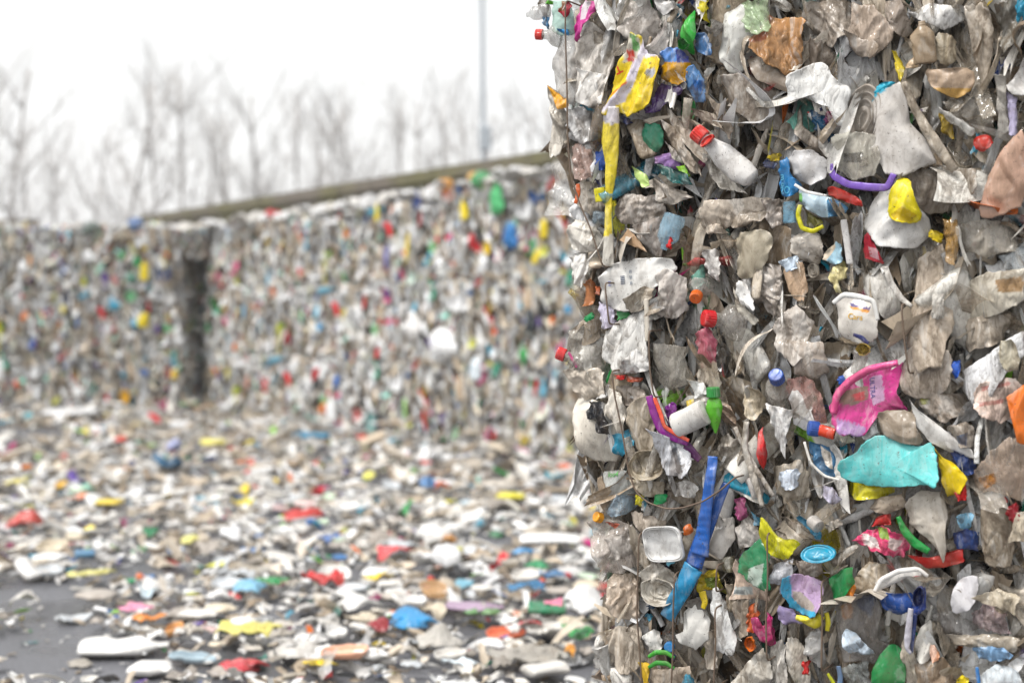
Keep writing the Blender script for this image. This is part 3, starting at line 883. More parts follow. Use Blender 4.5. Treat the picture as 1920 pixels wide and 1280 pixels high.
    S('crushed_tub', [(1200, 235), (1230, 228), (1246, 250), (1238, 282), (1210, 290), (1198, 262)], '#16805f', .05, .02, .005, mat='hard', label='dark teal container')
    for pts, cc in (([(1238, 195), (1256, 205), (1300, 252), (1330, 300), (1318, 305), (1262, 250)], '#b2a596'), ([(1240, 225), (1265, 240), (1300, 300), (1312, 330), (1290, 318), (1255, 270)], '#a99c8c'), ([(1290, 200), (1340, 215), (1362, 250), (1350, 240), (1310, 225)], '#b9ad9e'), ([(1240, 262), (1262, 280), (1285, 310), (1262, 300)], '#cbc4ba'), ([(1330, 180), (1352, 195), (1372, 240), (1365, 262), (1345, 230)], '#a39687')):
        S('film_sheet', pts, cc, .06, .01, .006, .03)
    B('crushed_bottle', (1412, 338), (1318, 258), 46, '#e6e3df', .075, .09, [(0, .6), (.05, .85), (.2, 1), (.6, .96), (.82, .62), (.92, .5), (1, .46)], '#d8281e', .75, .14, 'hard', 'white bottle with a red cap', capr=15)
    D('bottle_ring', 1326, 264, 15, 7, 40, '#cf2a22', 6, .115, (.3, -.5), 2, 'clean', rings=[(1.0, -.008), (1.05, 0), (1.0, .006), (.86, .006), (.82, 0)])
    S('film_sheet', [(1310, 285), (1345, 295), (1385, 350), (1400, 365), (1350, 352), (1320, 320)], '#ddd6ca', .06, .012, .006)
    S('wrapper', [(1225, 290), (1262, 284), (1274, 312), (1262, 320), (1240, 312), (1228, 306)], '#8c66a8', .06, .012, .006, mat='foil', label='purple film')
    S('plastic_bag', [(1230, 306), (1262, 318), (1290, 325), (1294, 345), (1262, 345), (1240, 328)], '#0c5a58', .065, .012, .01, mat='foil', label='dark teal film')
    S('film_sheet', [(1183, 312), (1210, 326), (1220, 348), (1205, 352), (1188, 335)], '#b9d27a', .06, .010, .004, mat='clean', label='pale lime scrap')
    S('film_sheet', [(1266, 312), (1282, 306), (1290, 330), (1274, 336)], '#7fb51e', .06, .010, .006, mat='clean')
    S('plastic_bag', [(1112, 284), (1132, 280), (1134, 318), (1118, 320)], '#2156b0', .05, .012, .012, mat='foil', label='royal blue film')
    S('wrapper', [(1024, 158), (1034, 168), (1062, 186), (1066, 200), (1044, 206), (1034, 180)], '#eea81c', .05, .012, .008, mat='foil', label='orange yellow wrapper at the edge')
    S('wrapper', [(1112, 184), (1130, 190), (1128, 206), (1114, 204)], '#caa21e', .05, .01)
    Rb('film_strip', [(1083, 345), (1084, 360), (1079, 382)], [6, 9, 5], '#d8601c', .075, .1, .002, label='orange clip on the wire')
    B('crushed_bottle', (1128, 378), (1124, 352), 22, '#ded21c', .055, .06, CAN, None, .8, .1, 'clean', 'small yellow bottle')
    S('wrapper', [(1128, 378), (1145, 374), (1156, 384), (1134, 394)], '#efe02a', .06, .008, .004, mat='clean')
    bb = S('carton', [(1454, 305), (1476, 292), (1480, 330), (1500, 340), (1490, 368), (1457, 368)], '#1b7fbe', .075, .008, .003, .08, mat='foil', label='blue pack with printed numbers', smooth=0)
    letters(bb, 'm o', 1470, 339, 15, '#6fc6e8', -86)
    letters(bb, '2O', 1475, 358, 20, '#58b8e0', 0)
    S('wrapper', [(1434, 290), (1462, 286), (1460, 300), (1440, 302)], '#c8b018', .05, .008, .006)
    S('wrapper', [(1430, 300), (1458, 302), (1452, 318), (1432, 314)], '#1c3f70', .05, .008, .006)
    Rb('tub_rim', [(1556, 308), (1562, 330), (1590, 346), (1630, 351), (1664, 352), (1676, 326)], [10, 14, 14, 15, 14, 12], '#7c58b8', .09, .1, .001, label='purple tub rim', thick=.006)
    S('wrapper', [(1550, 352), (1562, 348), (1612, 372), (1618, 388), (1600, 384), (1552, 368)], '#cf2c24', .06, .01, .003, mat='clean', label='red flat strip')
    S('crushed_tub', [(1492, 352), (1520, 362), (1555, 370), (1588, 384), (1582, 402), (1546, 411), (1510, 392), (1496, 380)], '#b8cfdc', .075, .03, .003, mat='hard', label='pale blue yogurt pot with a white lip', cf=[([(1550, 372), (1595, 380), (1590, 410), (1552, 412)], '#226f98'), ([(1488, 360), (1502, 362), (1502, 378), (1490, 378)], '#6fb658')])
    Rb('tub_rim', [(1490, 346), (1512, 360), (1550, 367)], [5, 6, 4], '#f0efec', .105, .1, 0.0)
    Rb('film_strip', [(1500, 384), (1496, 405), (1504, 428), (1524, 434), (1544, 424)], [8, 9, 9, 9, 7], '#d2cc14', .07, .2, .002, label='yellow trim')
    S('film_sheet', [(1503, 392), (1520, 398), (1545, 415), (1530, 428), (1506, 424)], '#7d7a3e', .055, .01)
    B('crushed_bottle', (1482, 418), (1480, 378), 24, '#85c0de', .06, .06, CAN, None, .6, .15, 'clear', 'pale blue bottle end')
    # ---- middle bale
    S('film_sheet', [(1062, 428), (1080, 408), (1120, 430), (1135, 450), (1130, 470), (1090, 474), (1066, 465)], '#d6d0c5', .03, .025, .014, label='crumpled cream film at the edge')
    S('plastic_bag', [(1068, 480), (1095, 475), (1105, 500), (1090, 540), (1075, 530)], '#dedbd5', .025, .02, .01)
    S('plastic_bag', [(1110, 396), (1136, 398), (1136, 426), (1112, 420)], '#8fa3b0', .035, .015, .01, mat='clear')
    S('film_sheet', [(1150, 372), (1190, 362), (1245, 370), (1250, 420), (1205, 430), (1160, 415)], '#b6aca2', .035, .03, .018, .04)
    S('film_sheet', [(1220, 335), (1250, 345), (1300, 370), (1260, 385), (1225, 375)], '#b8aea2', .045, .015, .012)
    S('film_sheet', [(1185, 425), (1240, 405), (1252, 440), (1235, 480), (1212, 474)], '#a49a92', .04, .012, .006)
    S('carton', [(1158, 450), (1176, 428), (1216, 474), (1190, 464)], '#c9a581', .06, .005, .002, mat='hard', label='tan card triangle', smooth=0)
    B('crushed_bottle', (1266, 402), (1244, 468), 42, '#9cc4da', .05, .06, BOTTLE, None, .6, .2, 'clear', 'pale blue crushed bottle')
    S('bottle_cap', [(1250, 442), (1258, 446), (1254, 470), (1247, 462)], '#d42828', .085, .008, .001, mat='clean', label='red cap edge')
    for pts, cc in (([(1310, 392), (1330, 378), (1390, 370), (1440, 368), (1442, 392), (1390, 412), (1340, 436), (1312, 420)], '#c2b5a5'), ([(1312, 416), (1350, 420), (1358, 436), (1320, 438)], '#cdbfae'), ([(1350, 408), (1400, 396), (1442, 396), (1430, 412), (1370, 428)], '#a89b8b'), ([(1430, 372), (1462, 376), (1465, 420), (1445, 430), (1432, 400)], '#a89e95')):
        S('film_sheet', pts, cc, .065, .02, .008, .05)
    S('bottle_cap', [(1318, 380), (1340, 372), (1344, 380), (1322, 388)], '#5a50a8', .06, .01, .002, mat='clean')
    S('film_sheet', [(1376, 440), (1420, 428), (1450, 436), (1446, 470), (1422, 520), (1375, 525), (1380, 480)], '#b7ad98', .055, .035, .006, .09, 'hard', 'large olive beige panel')
    S('film_sheet', [(1420, 490), (1462, 500), (1470, 560), (1445, 600), (1412, 560)], '#aea49a', .05, .02, .014, .035)
    S('film_sheet', [(1318, 470), (1340, 465), (1352, 505), (1345, 530), (1320, 505)], '#cfcbc6', .055, .015, .008)
    S('crushed_bottle', [(1292, 520), (1318, 495), (1320, 530), (1305, 545), (1292, 540)], '#5f9484', .05, .02, .004, mat='hard', label='grey green bottle shoulder')
    K(1305, 557, 11, '#d8641c', (.1, -.5, .8), .07, 'orange screw cap')
    K(1327, 597, 15, '#d02028', (-.75, .12, .75), .08, 'red screw cap')
    S('crushed_tub', [(1380, 525), (1392, 528), (1412, 560), (1418, 586), (1398, 575), (1380, 552)], '#ebe9e5', .075, .012, .003, mat='hard', label='white half moon scrap')
    S('film_sheet', [(1372, 530), (1384, 570), (1420, 598), (1410, 610), (1380, 585)], '#c9c2b4', .06, .015, .006)
    wt = S('crushed_tub', [(1126, 520), (1142, 496), (1190, 484), (1255, 484), (1268, 502), (1228, 540), (1178, 585), (1140, 580), (1124, 565)], '#e9e7e2', .06, .03, .005, .08, 'hard', 'white tub with blue printing')
    letters(wt, 'IIIII', 1171, 525, 13, '#2b4668', -84)
    letters(wt, '= = =', 1186, 520, 12, '#8d98a6', -84)
    letters(wt, '(o)', 1147, 532, 8, '#5a6cc0', -84)
    S('film_sheet', [(1225, 515), (1258, 505), (1285, 520), (1282, 580), (1258, 600), (1228, 590)], '#c8c0b8', .075, .02, .014, .03)
    S('film_sheet', [(1175, 560), (1205, 535), (1232, 545), (1205, 580), (1180, 588)], '#b3a99a', .08, .012, .008)
    S('crushed_tub', [(1094, 532), (1116, 522), (1114, 570), (1098, 575)], '#b5703e', .035, .02, .004, mat='hard', label='orange brown tub side')
    S('wrapper', [(1114, 536), (1124, 536), (1122, 555), (1116, 552)], '#e8713a', .05, .006, .002)
    S('wrapper', [(1092, 594), (1110, 584), (1112, 596), (1094, 606)], '#1f9a56', .05, .01, .003, mat='clean', label='green scrap at the edge')
    S('wrapper', [(1152, 582), (1176, 580), (1182, 594), (1158, 600)], '#169a50', .05, .010, .004, mat='clean')
    S('film_sheet', [(1122, 566), (1148, 580), (1150, 612), (1124, 618)], '#d4cde2', .05, .012, .004)
    S('plastic_bag', [(1120, 622), (1160, 598), (1210, 568), (1212, 620), (1216, 690), (1180, 700), (1150, 698), (1116, 672)], '#e2dfda', .075, .025, .008, .08, 'film', 'white folded bag')
    S('plastic_bag', [(1150, 698), (1180, 655), (1205, 660), (1215, 695), (1180, 702)], '#dcdad7', .095, .01, .005)
    B('crushed_tub', (1212, 560), (1214, 640), 9, '#d8cfc0', .095, .095, CAN, None, .7, .1, 'hard')
    S('film_sheet', [(1070, 620), (1100, 610), (1118, 660), (1100, 700), (1075, 690)], '#bfb8ad', .03, .02, .012, mat='clear')
    K(1051, 663, 11, '#d83a3c', (-.9, .35, .3), .03, 'red screw cap on a clear neck at the left edge')
    Rb('film_strip', [(1066, 660), (1074, 675), (1082, 688)], [4, 5, 6], '#c84a86', .05, .1, .001)
    S('film_sheet', [(1060, 690), (1090, 685), (1130, 700), (1135, 745), (1090, 750), (1070, 730)], '#cfc3b3', .035, .025, .010)
    S('film_sheet', [(1220, 640), (1280, 650), (1285, 720), (1240, 735), (1218, 700)], '#b9b2a6', .05, .03, .010, mat='clear')
    S('wrapper', [(1305, 625), (1325, 612), (1342, 640), (1340, 680), (1318, 692), (1308, 660)], '#b8586c', .06, .014, .010, mat='foil', label='dusty pink film')
    S('wrapper', [(1150, 703), (1168, 703), (1166, 712), (1154, 713)], '#d81c1c', .085, .006, .001, mat='clean')
    S('wrapper', [(1166, 703), (1200, 708), (1196, 716), (1170, 714)], '#a54a2e', .075, .006)
    S('film_sheet', [(1150, 720), (1200, 725), (1210, 745), (1175, 765), (1155, 750)], '#b3a79b', .055, .015)
    S('film_sheet', [(1300, 690), (1345, 690), (1350, 740), (1310, 745)], '#b5ab9d', .05, .02)
    S('plastic_bag', [(1290, 712), (1316, 718), (1328, 738), (1300, 748)], '#e4e2de', .07, .012)
    S('carton', [(1066, 748), (1090, 745), (1130, 760), (1152, 800), (1150, 868), (1105, 866), (1086, 850), (1066, 790)], '#dcd4c6', .05, .02, .005, .09, 'hard', 'cream flattened carton at the edge')
    S('plastic_bag', [(1094, 770), (1106, 752), (1130, 758), (1136, 785), (1140, 814), (1122, 812), (1112, 792), (1096, 785)], '#25282e', .078, .012, .009, .035, 'foil', 'black crumpled film')
    S('film_sheet', [(1135, 730), (1165, 740), (1172, 800), (1158, 830), (1140, 790)], '#d8d0c3', .065, .012, .006)
    S('wrapper', [(1148, 815), (1180, 802), (1186, 835), (1160, 858), (1148, 850)], '#2a92b2', .06, .012, .006, mat='foil', label='teal blue film')
    D('crushed_cup', 1212, 872, 34, 26, 0, '#c6b9a2', 26, .085, (0, -.5), 2.6, 'film', amp=.006)
    S('film_sheet', [(1175, 760), (1215, 735), (1225, 780), (1220, 840), (1190, 850), (1170, 800)], '#b8ab98', .06, .02, .01)
    Rb('food_tray', [(1216, 742), (1226, 775), (1238, 806), (1264, 822), (1290, 830)], [12, 15, 14, 13, 11], '#8a1f8a', .09, .1, .002, 'clean', 'purple and orange tray edge', thick=.008)
    Rb('food_tray', [(1227, 745), (1238, 775), (1246, 800), (1268, 814), (1292, 826)], [7, 8, 7, 7, 6], '#ea5a3c', .098, .1, .002, 'clean')
    S('wrapper', [(1240, 762), (1258, 752), (1268, 760), (1262, 800), (1248, 800)], '#70187e', .085, .01, .01, .03, 'foil', 'purple foil')
    Rb('wrapper', [(1286, 834), (1300, 850), (1312, 862)], [18, 18, 12], '#5c2060', .075, .1, .002)
    B('crushed_can', (1266, 798), (1322, 772), 46, '#e5e2dd', .09, .10, CAN, None, .8, .1, 'hard', 'crushed white can')
    S('wrapper', [(1282, 752), (1300, 748), (1296, 766), (1284, 764)], '#d2b420', .08, .008)
    b = B('crushed_bottle', (1342, 812), (1338, 742), 32, '#5db82c', .08, .085, [(0, .1), (.3, .62), (.7, 1), (.9, .8), (.96, .5), (1, .5)], '#2f8f40', .6, .12, 'clean', 'small bright green bottle with a green cap', capr=12)
    S('plastic_bag', [(1222, 800), (1240, 812), (1290, 850), (1296, 880), (1280, 898), (1248, 892), (1232, 850)], '#d9dade', .095, .02, .016, .035, 'film', 'silvery white streaked film', [([(1252, 820), (1262, 825), (1280, 885), (1268, 890)], '#6d727a')])
    Rb('strap', [(1336, 855), (1333, 890), (1326, 935), (1320, 985), (1312, 1040)], [18, 20, 22, 26, 34], '#1f62b8', [.09, .1, .1, .095, .09], .08, .003, 'clean', 'blue woven strap', k=1, sub=10)
    Rb('strap', [(1362, 905), (1345, 945), (1318, 1005), (1300, 1062)], [14, 22, 30, 34], '#174f9c', [.07, .08, .08, .085], .1, .004, 'clean', 'blue woven strap, lower length', k=0, sub=10)
    Rb('strap', [(1300, 1062), (1286, 1092), (1270, 1120), (1250, 1158)], [38, 34, 30, 26], '#1f86b4', [.09, .09, .085, .08], .12, .006, 'clean', 'frayed light blue strap end', k=0, sub=10)
    S('wrapper', [(1416, 812), (1424, 800), (1432, 830), (1430, 868), (1424, 882), (1414, 850)], '#d8262a', .075, .012, .003, mat='clean', label='red crushed tube')
    S('plastic_bag', [(1430, 755), (1445, 760), (1486, 768), (1478, 800), (1466, 862), (1450, 830)], '#dad8d5', .08, .012, .006, mat='film', label='white wedge of folded film')
    S('film_sheet', [(1345, 820), (1395, 818), (1398, 880), (1355, 888)], '#bcb4a8', .06, .012, .014, .03)
    S('film_sheet', [(1330, 745), (1370, 760), (1380, 800), (1352, 790)], '#b39a86', .05, .012)
    S('film_sheet', [(1385, 735), (1420, 725), (1432, 770), (1408, 790)], '#c5b69c', .06, .015, .012)
    Rb('film_strip', [(1400, 790), (1395, 840), (1412, 890), (1430, 950)], [10, 12, 14, 8], '#b9b0a3', .07, .2, .004, 'film')
    Rb('film_strip', [(1378, 800), (1400, 850), (1450, 930)], [8, 10, 8], '#a59b8f', .065, .2, .004, 'film')
    S('film_sheet', [(1465, 500), (1500, 480), (1512, 540), (1502, 566), (1480, 560)], '#c9ab8d', .06, .02, .008, label='peach stained bottle')
    S('plastic_bag', [(1462, 490), (1490, 478), (1498, 500), (1470, 515)], '#c6d4e2', .065, .014, .012)
    S('film_sheet', [(1480, 440), (1530, 432), (1545, 470), (1520, 500), (1485, 480)], '#c5bcb0', .05, .02, .012)
    S('film_sheet', [(1450, 600), (1490, 570), (1520, 600), (1525, 660), (1490, 680), (1450, 650)], '#c3bab0', .06, .02, .014, .04)
    S('film_sheet', [(1478, 640), (1540, 640), (1550, 700), (1520, 715), (1485, 700)], '#b3a699', .065, .025, .006, .08)
    S('film_sheet', [(1440, 540), (1470, 560), (1475, 620), (1450, 610)], '#a89d90', .045, .02)
    S('plastic_bag', [(1556, 500), (1574, 498), (1590, 504), (1584, 520), (1566, 530), (1576, 550), (1564, 548), (1552, 520)], '#e6d59a', .06, .014, .008, label='pale yellow twisted film')
    B('straw_tube', (1594, 495), (1582, 412), 13, '#e6e4e1', .07, .075, CAN, None, .8, .05, 'hard', 'white plastic tube')
    S('wrapper', [(1540, 484), (1566, 450), (1578, 460), (1580, 492), (1560, 496)], '#a9cfe0', .06, .01, .004, mat='foil', cf=[([(1538, 484), (1562, 452), (1566, 462), (1548, 492)], '#d8c9b2')])
    S('crushed_cup', [(1608, 415), (1630, 370), (1655, 340), (1690, 330), (1712, 380), (1735, 410), (1732, 445), (1712, 465), (1650, 462), (1626, 440)], '#e4e2de', .075, .04, .006, .09, 'hard', 'white crushed cup')
    S('crushed_bottle', [(1656, 404), (1664, 360), (1684, 328), (1700, 334), (1715, 370), (1724, 408), (1706, 419), (1676, 414)], '#efdc18', .12, .025, .003, mat='clean', label='yellow crushed bottle', cf=[([(1664, 402), (1690, 386), (1716, 402), (1702, 416), (1676, 412)], '#c7a90e')])
    cw = S('wrapper', [(1612, 480), (1624, 432), (1634, 450), (1650, 480), (1655, 496), (1636, 490)], '#c81e3c', .075, .008, .003, mat='foil', label='crimson and white wrapper', cf=[([(1626, 462), (1644, 466), (1646, 488), (1628, 480)], '#dba4ac')])
    letters(cw, 'C', 1634, 474, 12, '#c81e3c', 15)
    S('wrapper', [(1736, 428), (1766, 434), (1764, 456), (1740, 446)], '#e8cc10', .06, .008, .003, mat='clean', label='yellow wedge')
    S('film_sheet', [(1766, 412), (1790, 406), (1800, 440), (1792, 500), (1772, 490), (1770, 450)], '#c59a58', .055, .015, .01, mat='clear', label='amber film')
    S('film_sheet', [(1790, 420), (1850, 410), (1900, 425), (1905, 470), (1850, 480), (1800, 470)], '#b9b0a2', .06, .03, .012, mat='clear')
    S('plastic_bag', [(1870, 480), (1920, 460), (1925, 510), (1890, 515)], '#b5bcc0', .06, .02, .01, mat='clear')
    S('film_sheet', [(1605, 510), (1650, 500), (1680, 540), (1690, 590), (1660, 600), (1620, 560)], '#cfcbc3', .055, .03, .006, .08)
    Rb('film_strip', [(1660, 500), (1670, 530), (1690, 560), (1710, 575)], [10, 12, 12, 8], '#d9d4cc', .085, .2, .003, 'film')
    S('film_sheet', [(1720, 480), (1760, 460), (1780, 510), (1785, 600), (1770, 690), (1725, 700), (1700, 640), (1705, 560)], '#b9aa98', .065, .035, .010, .07)
    S('carton', [(1745, 552), (1768, 550), (1766, 600), (1744, 596)], '#e2ddd4', .105, .006, .002)
    S('film_sheet', [(1775, 540), (1850, 510), (1925, 505), (1925, 560), (1870, 590), (1800, 600)], '#c3bbab', .06, .03, .010, label='pale beige folded sheet', cf=[([(1866, 526), (1920, 518), (1920, 545), (1875, 548)], '#a98860')])
    S('film_sheet', [(1776, 600), (1850, 590), (1900, 590), (1870, 650), (1800, 660)], '#aea293', .055, .03, .014)
    yt = S('crushed_tub', [(1562, 562), (1582, 548), (1612, 552), (1638, 560), (1644, 590), (1646, 640), (1600, 645), (1568, 630), (1564, 590)], '#dcd6cd', .08, .03, .004, .09, 'hard', 'white tub with violet and orange label', cf=[([(1592, 568), (1630, 577), (1628, 582), (1592, 574)], '#3c2a78'), ([(1592, 574), (1630, 582), (1628, 587), (1594, 579)], '#e0962a')])
    letters(yt, 'Cara', 1610, 594, 16, '#e2b23c', -6)
    Rb('tub_rim', [(1562, 568), (1582, 552), (1610, 556), (1638, 564), (1646, 600)], [8, 11, 11, 9, 7], '#f0eeea', .115, .2, .001)
    B('crushed_bottle', (1606, 700), (1616, 660), 30, '#c9c4bc', .08, .09, CUP, None, .8, .1, 'clear')
    D('bottle_cap', 1618, 655, 13, 12, 0, '#c9aa48', 10, .115, (0, .2), 2, 'hard')
    Rb('tub_rim', [(1600, 627), (1614, 632), (1628, 644)], [6, 9, 7], '#1c2460', .11, .1, .001)
    S('film_sheet', [(1700, 650), (1740, 640), (1785, 660), (1780, 730), (1740, 750), (1690, 745), (1680, 700)], '#bcae9f', .085, .03, .008, .06)
    K(1456, 706, 14, '#1e58b4', (.1, .55, .8), .075, 'blue screw cap')
    S('film_sheet', [(1470, 715), (1510, 700), (1550, 740), (1556, 790), (1510, 790), (1475, 760)], '#c8948a', .05, .02, .010, mat='clear', label='pink tinted clear film')
    pk = S('plastic_bag', [(1560, 762), (1576, 725), (1610, 700), (1644, 684), (1686, 676), (1689, 705), (1676, 735), (1690, 752), (1704, 770), (1654, 772), (1640, 790), (1622, 818), (1590, 815), (1564, 790)], '#d2348c', .085, .022, .008, .06, 'foil', 'pink crushed detergent pouch', [([(1626, 708), (1648, 704), (1658, 750), (1638, 760), (1630, 740)], '#d6a8cc'), ([(1572, 783), (1600, 790), (1625, 800), (1622, 820), (1580, 812)], '#b48cc0'), ([(1576, 733), (1626, 722), (1628, 748), (1600, 760), (1578, 755)], '#8a6a62'), ([(1598, 738), (1620, 734), (1622, 750), (1604, 752)], '#b83440')])
    letters(pk, 'ULTRA', 1641, 726, 13, '#5d4f90', -82)
    Rb('bag_lip', [(1562, 775), (1568, 742), (1592, 715), (1630, 692), (1684, 680)], [12, 15, 15, 14, 12], '#e0508e', .115, .3, .002, 'clean', 'pink rolled lip of the pouch')
    S('plastic_bag', [(1568, 820), (1570, 796), (1592, 820), (1602, 828), (1584, 832)], '#e2dfc8', .07, .01)
    S('plastic_bag', [(1612, 818), (1640, 784), (1648, 812), (1622, 828)], '#f0f0f0', .09, .012, .004)
    K(1524, 803, 14, '#3458a8', (-.8, .1, .5), .07, 'blue cap of a bottle lying on its side')
    B('bottle_neck', (1566, 814), (1536, 805), 22, '#d8401e', .07, .07, CAN, None, .8, .1, 'clean', 'orange red bottle neck')
    S('crushed_tub', [(1640, 774), (1662, 768), (1704, 772), (1718, 800), (1727, 834), (1690, 832), (1656, 818), (1642, 800)], '#9a8c7b', .11, .03, .007, .06, 'hard', 'dirty grey brown box')
    S('crushed_tub', [(1567, 880), (1575, 862), (1602, 850), (1622, 826), (1650, 812), (1690, 832), (1725, 838), (1740, 828), (1752, 845), (1763, 885), (1762, 918), (1745, 906), (1700, 912), (1640, 914), (1600, 906), (1576, 896)], '#62cbc9', .10, .035, .006, .09, 'clean', 'turquoise crushed container', n=96, r=22, curl=.004)
    S('plastic_bag', [(1572, 905), (1610, 908), (1690, 912), (1688, 928), (1640, 935), (1600, 936), (1578, 925)], '#c8bf22', .08, .02, .012, .035, 'foil', 'lime yellow film below the turquoise container')
    S('crushed_bottle', [(1746, 834), (1764, 856), (1800, 882), (1813, 898), (1800, 925), (1772, 932), (1764, 905), (1760, 870)], '#f0cf06', .09, .012, .004, .07, 'clean', 'bright yellow folded sheet')
    S('plastic_bag', [(1772, 840), (1800, 848), (1828, 868), (1822, 895), (1790, 880)], '#173a78', .075, .014, .008, mat='foil', label='navy blue film')
    S('wrapper', [(1786, 926), (1808, 910), (1812, 938), (1795, 940)], '#cf1c1c', .085, .01, .003, mat='clean')
    S('food_tray', [(1702, 750), (1712, 762), (1760, 800), (1820, 845), (1826, 862), (1790, 856), (1740, 830), (1712, 790)], '#dddad5', .085, .012, .004, mat='hard', label='white tray side')
    S('film_sheet', [(1712, 752), (1750, 735), (1800, 740), (1802, 780), (1770, 792), (1730, 775)], '#a2968a', .07, .02, .008, cf=[([(1722, 745), (1738, 742), (1736, 758), (1724, 758)], '#a8a81c')])
    S('film_sheet', [(1765, 800), (1820, 790), (1828, 840), (1790, 840)], '#b1a79b', .09, .02, .008, cf=[([(1790, 818), (1812, 812), (1810, 836), (1794, 832)], '#6a7890')])
    S('plastic_bag', [(1796, 698), (1850, 662), (1925, 610), (1925, 660), (1880, 700), (1850, 760), (1830, 770), (1800, 740)], '#e8e7e4', .095, .02, .006, .09, 'film', 'large white sheet by the right side')
    S('film_sheet', [(1830, 720), (1900, 700), (1925, 740), (1910, 790), (1860, 790), (1828, 770)], '#d9c2b4', .085, .025, .008, cf=[([(1840, 725), (1895, 715), (1895, 722), (1842, 733)], '#c98a80'), ([(1835, 755), (1880, 748), (1880, 756), (1838, 762)], '#c98a80')])
    S('plastic_bag', [(1870, 640), (1900, 635), (1915, 690), (1890, 700), (1872, 680)], '#b5ad98', .11, .02)
    S('crushed_tub', [(1884, 746), (1925, 716), (1925, 838), (1906, 830), (1896, 790)], '#ec7412', .12, .015, .003, .09, 'clean', 'orange container at the right side')
    S('plastic_bag', [(1812, 942), (1816, 890), (1840, 860), (1880, 820), (1925, 830), (1925, 950), (1860, 920), (1830, 930)], '#cdb5a0', .105, .03, .008, .07, 'clear', 'peach translucent bag', [([(1828, 900), (1860, 888), (1866, 905), (1842, 920)], '#e0953c')])
    S('film_sheet', [(1512, 832), (1548, 832), (1570, 860), (1568, 896), (1535, 888), (1518, 862)], '#4a7fa8', .06, .012, .012, .03, 'foil', 'blue and white printed film', [([(1536, 834), (1556, 850), (1560, 880), (1546, 870)], '#ddd4c8')])
    Rb('tub_rim', [(1508, 828), (1520, 868), (1545, 892), (1575, 900)], [5, 5, 5, 4], '#e6e2da', .085, .2, .001)
    S('wrapper', [(1566, 708), (1584, 700), (1588, 718), (1572, 726)], '#1f5fc0', .08, .008, .003, mat='clean')
    S('wrapper', [(1780, 680), (1798, 676), (1796, 706), (1786, 712)], '#1f5ac0', .08, .008, .003, mat='clean')
    # lower film of the middle bale
    gl = S('plastic_bag', [(1126, 886), (1180, 880), (1184, 925), (1150, 938), (1128, 935)], '#d5d8d4', .04, .02, .010, mat='clear', label='clear film with green letters', k=1)
    letters(gl, 'loo4', 1146, 890, 13, '#3c9a3c', 8)
    S('plastic_bag', [(1128, 935), (1182, 925), (1180, 965), (1135, 975)], '#b7cfe0', .04, .02, .012, mat='clear', label='pale blue clear bottle', k=1)
    S('film_sheet', [(1182, 898), (1240, 905), (1240, 935), (1205, 930)], '#b5a893', .05, .02)
    S('wrapper', [(1220, 932), (1232, 926), (1248, 928), (1246, 944), (1222, 946)], '#1f9a58', .065, .010, .006, mat='clean', label='green film knot')
    S('wrapper', [(1188, 928), (1202, 930), (1200, 952), (1188, 948)], '#c6bc18', .06, .008)
    S('film_sheet', [(1262, 905), (1290, 900), (1310, 915), (1296, 935), (1262, 930)], '#dcd9d4', .06, .012, .008)
    S('wrapper', [(1376, 936), (1392, 930), (1402, 965), (1390, 976), (1376, 965)], '#9a3f72', .06, .012, .004, mat='foil', label='mauve film')
    S('film_sheet', [(1385, 900), (1420, 890), (1432, 930), (1400, 935)], '#c2bbb5', .06, .015)
    S('film_sheet', [(1440, 880), (1500, 860), (1515, 930), (1470, 950), (1445, 920)], '#b3a898', .05, .03, .012, label='grey beige folded film')
    S('plastic_bag', [(1455, 885), (1498, 880), (1490, 915), (1465, 920)], '#c6cfdb', .075, .012, .008)
    S('film_sheet', [(1535, 910), (1560, 915), (1575, 940), (1555, 948), (1540, 930)], '#cfcade', .08, .008, .004)
    S('crushed_bottle', [(1640, 935), (1690, 925), (1700, 950), (1660, 965), (1625, 955)], '#a99a88', .075, .025, .006, mat='hard')
    S('crushed_bottle', [(1690, 945), (1720, 922), (1762, 925), (1778, 970), (1775, 1030), (1768, 1058), (1758, 1035), (1735, 1010), (1700, 985)], '#b7afa3', .09, .035, .007, .06, 'hard', 'grey crushed bottle, neck down', k=0)
    # ---- bottom bale
    K(1121, 969, 9, '#f0a012', (-.4, .3, .8), .04, 'orange screw cap at the edge', kind='bottle_cap')
    S('plastic_bag', [(1096, 985), (1120, 972), (1180, 985), (1198, 1010), (1196, 1060), (1160, 1075), (1128, 1074), (1110, 1035)], '#c9bdb3', .045, .04, .010, .06, 'clear', 'clear crushed bottle bulging from the edge')
    S('film_sheet', [(1125, 1010), (1170, 1000), (1190, 1040), (1140, 1055)], '#d8d0c8', .07, .015, .010, mat='clear')
    S('wrapper', [(1135, 978), (1158, 985), (1152, 992), (1138, 986)], '#a5442a', .075, .006)
    S('film_sheet', [(1140, 1078), (1190, 1075), (1198, 1120), (1196, 1168), (1165, 1165), (1138, 1130)], '#bfae9c', .05, .03, .012, .035)
    S('film_sheet', [(1136, 1185), (1160, 1172), (1196, 1176), (1204, 1230), (1190, 1262), (1150, 1260), (1138, 1220)], '#c9bcab', .05, .03, .010, .05)
    S('carton', [(1140, 1255), (1180, 1252), (1182, 1290), (1140, 1290)], '#d9d5cd', .055, .015, .004)
    S('film_sheet', [(1172, 960), (1215, 965), (1245, 985), (1205, 1000), (1175, 990)], '#c6b9aa', .05, .02, .012)
    D('food_tray', 1243, 1020, 40, 32, 8, '#e6e5e2', 8, .085, (.15, .15), 4.5, 'hard', 'white square tray with raised rim', amp=.003, rings=[(1.0, -.012), (1.03, -.004), (1.0, .003), (.95, .003), (.94, -.002), (.90, .002), (.88, .002), (.86, -.006), (.6, -.007), (.3, -.007)])
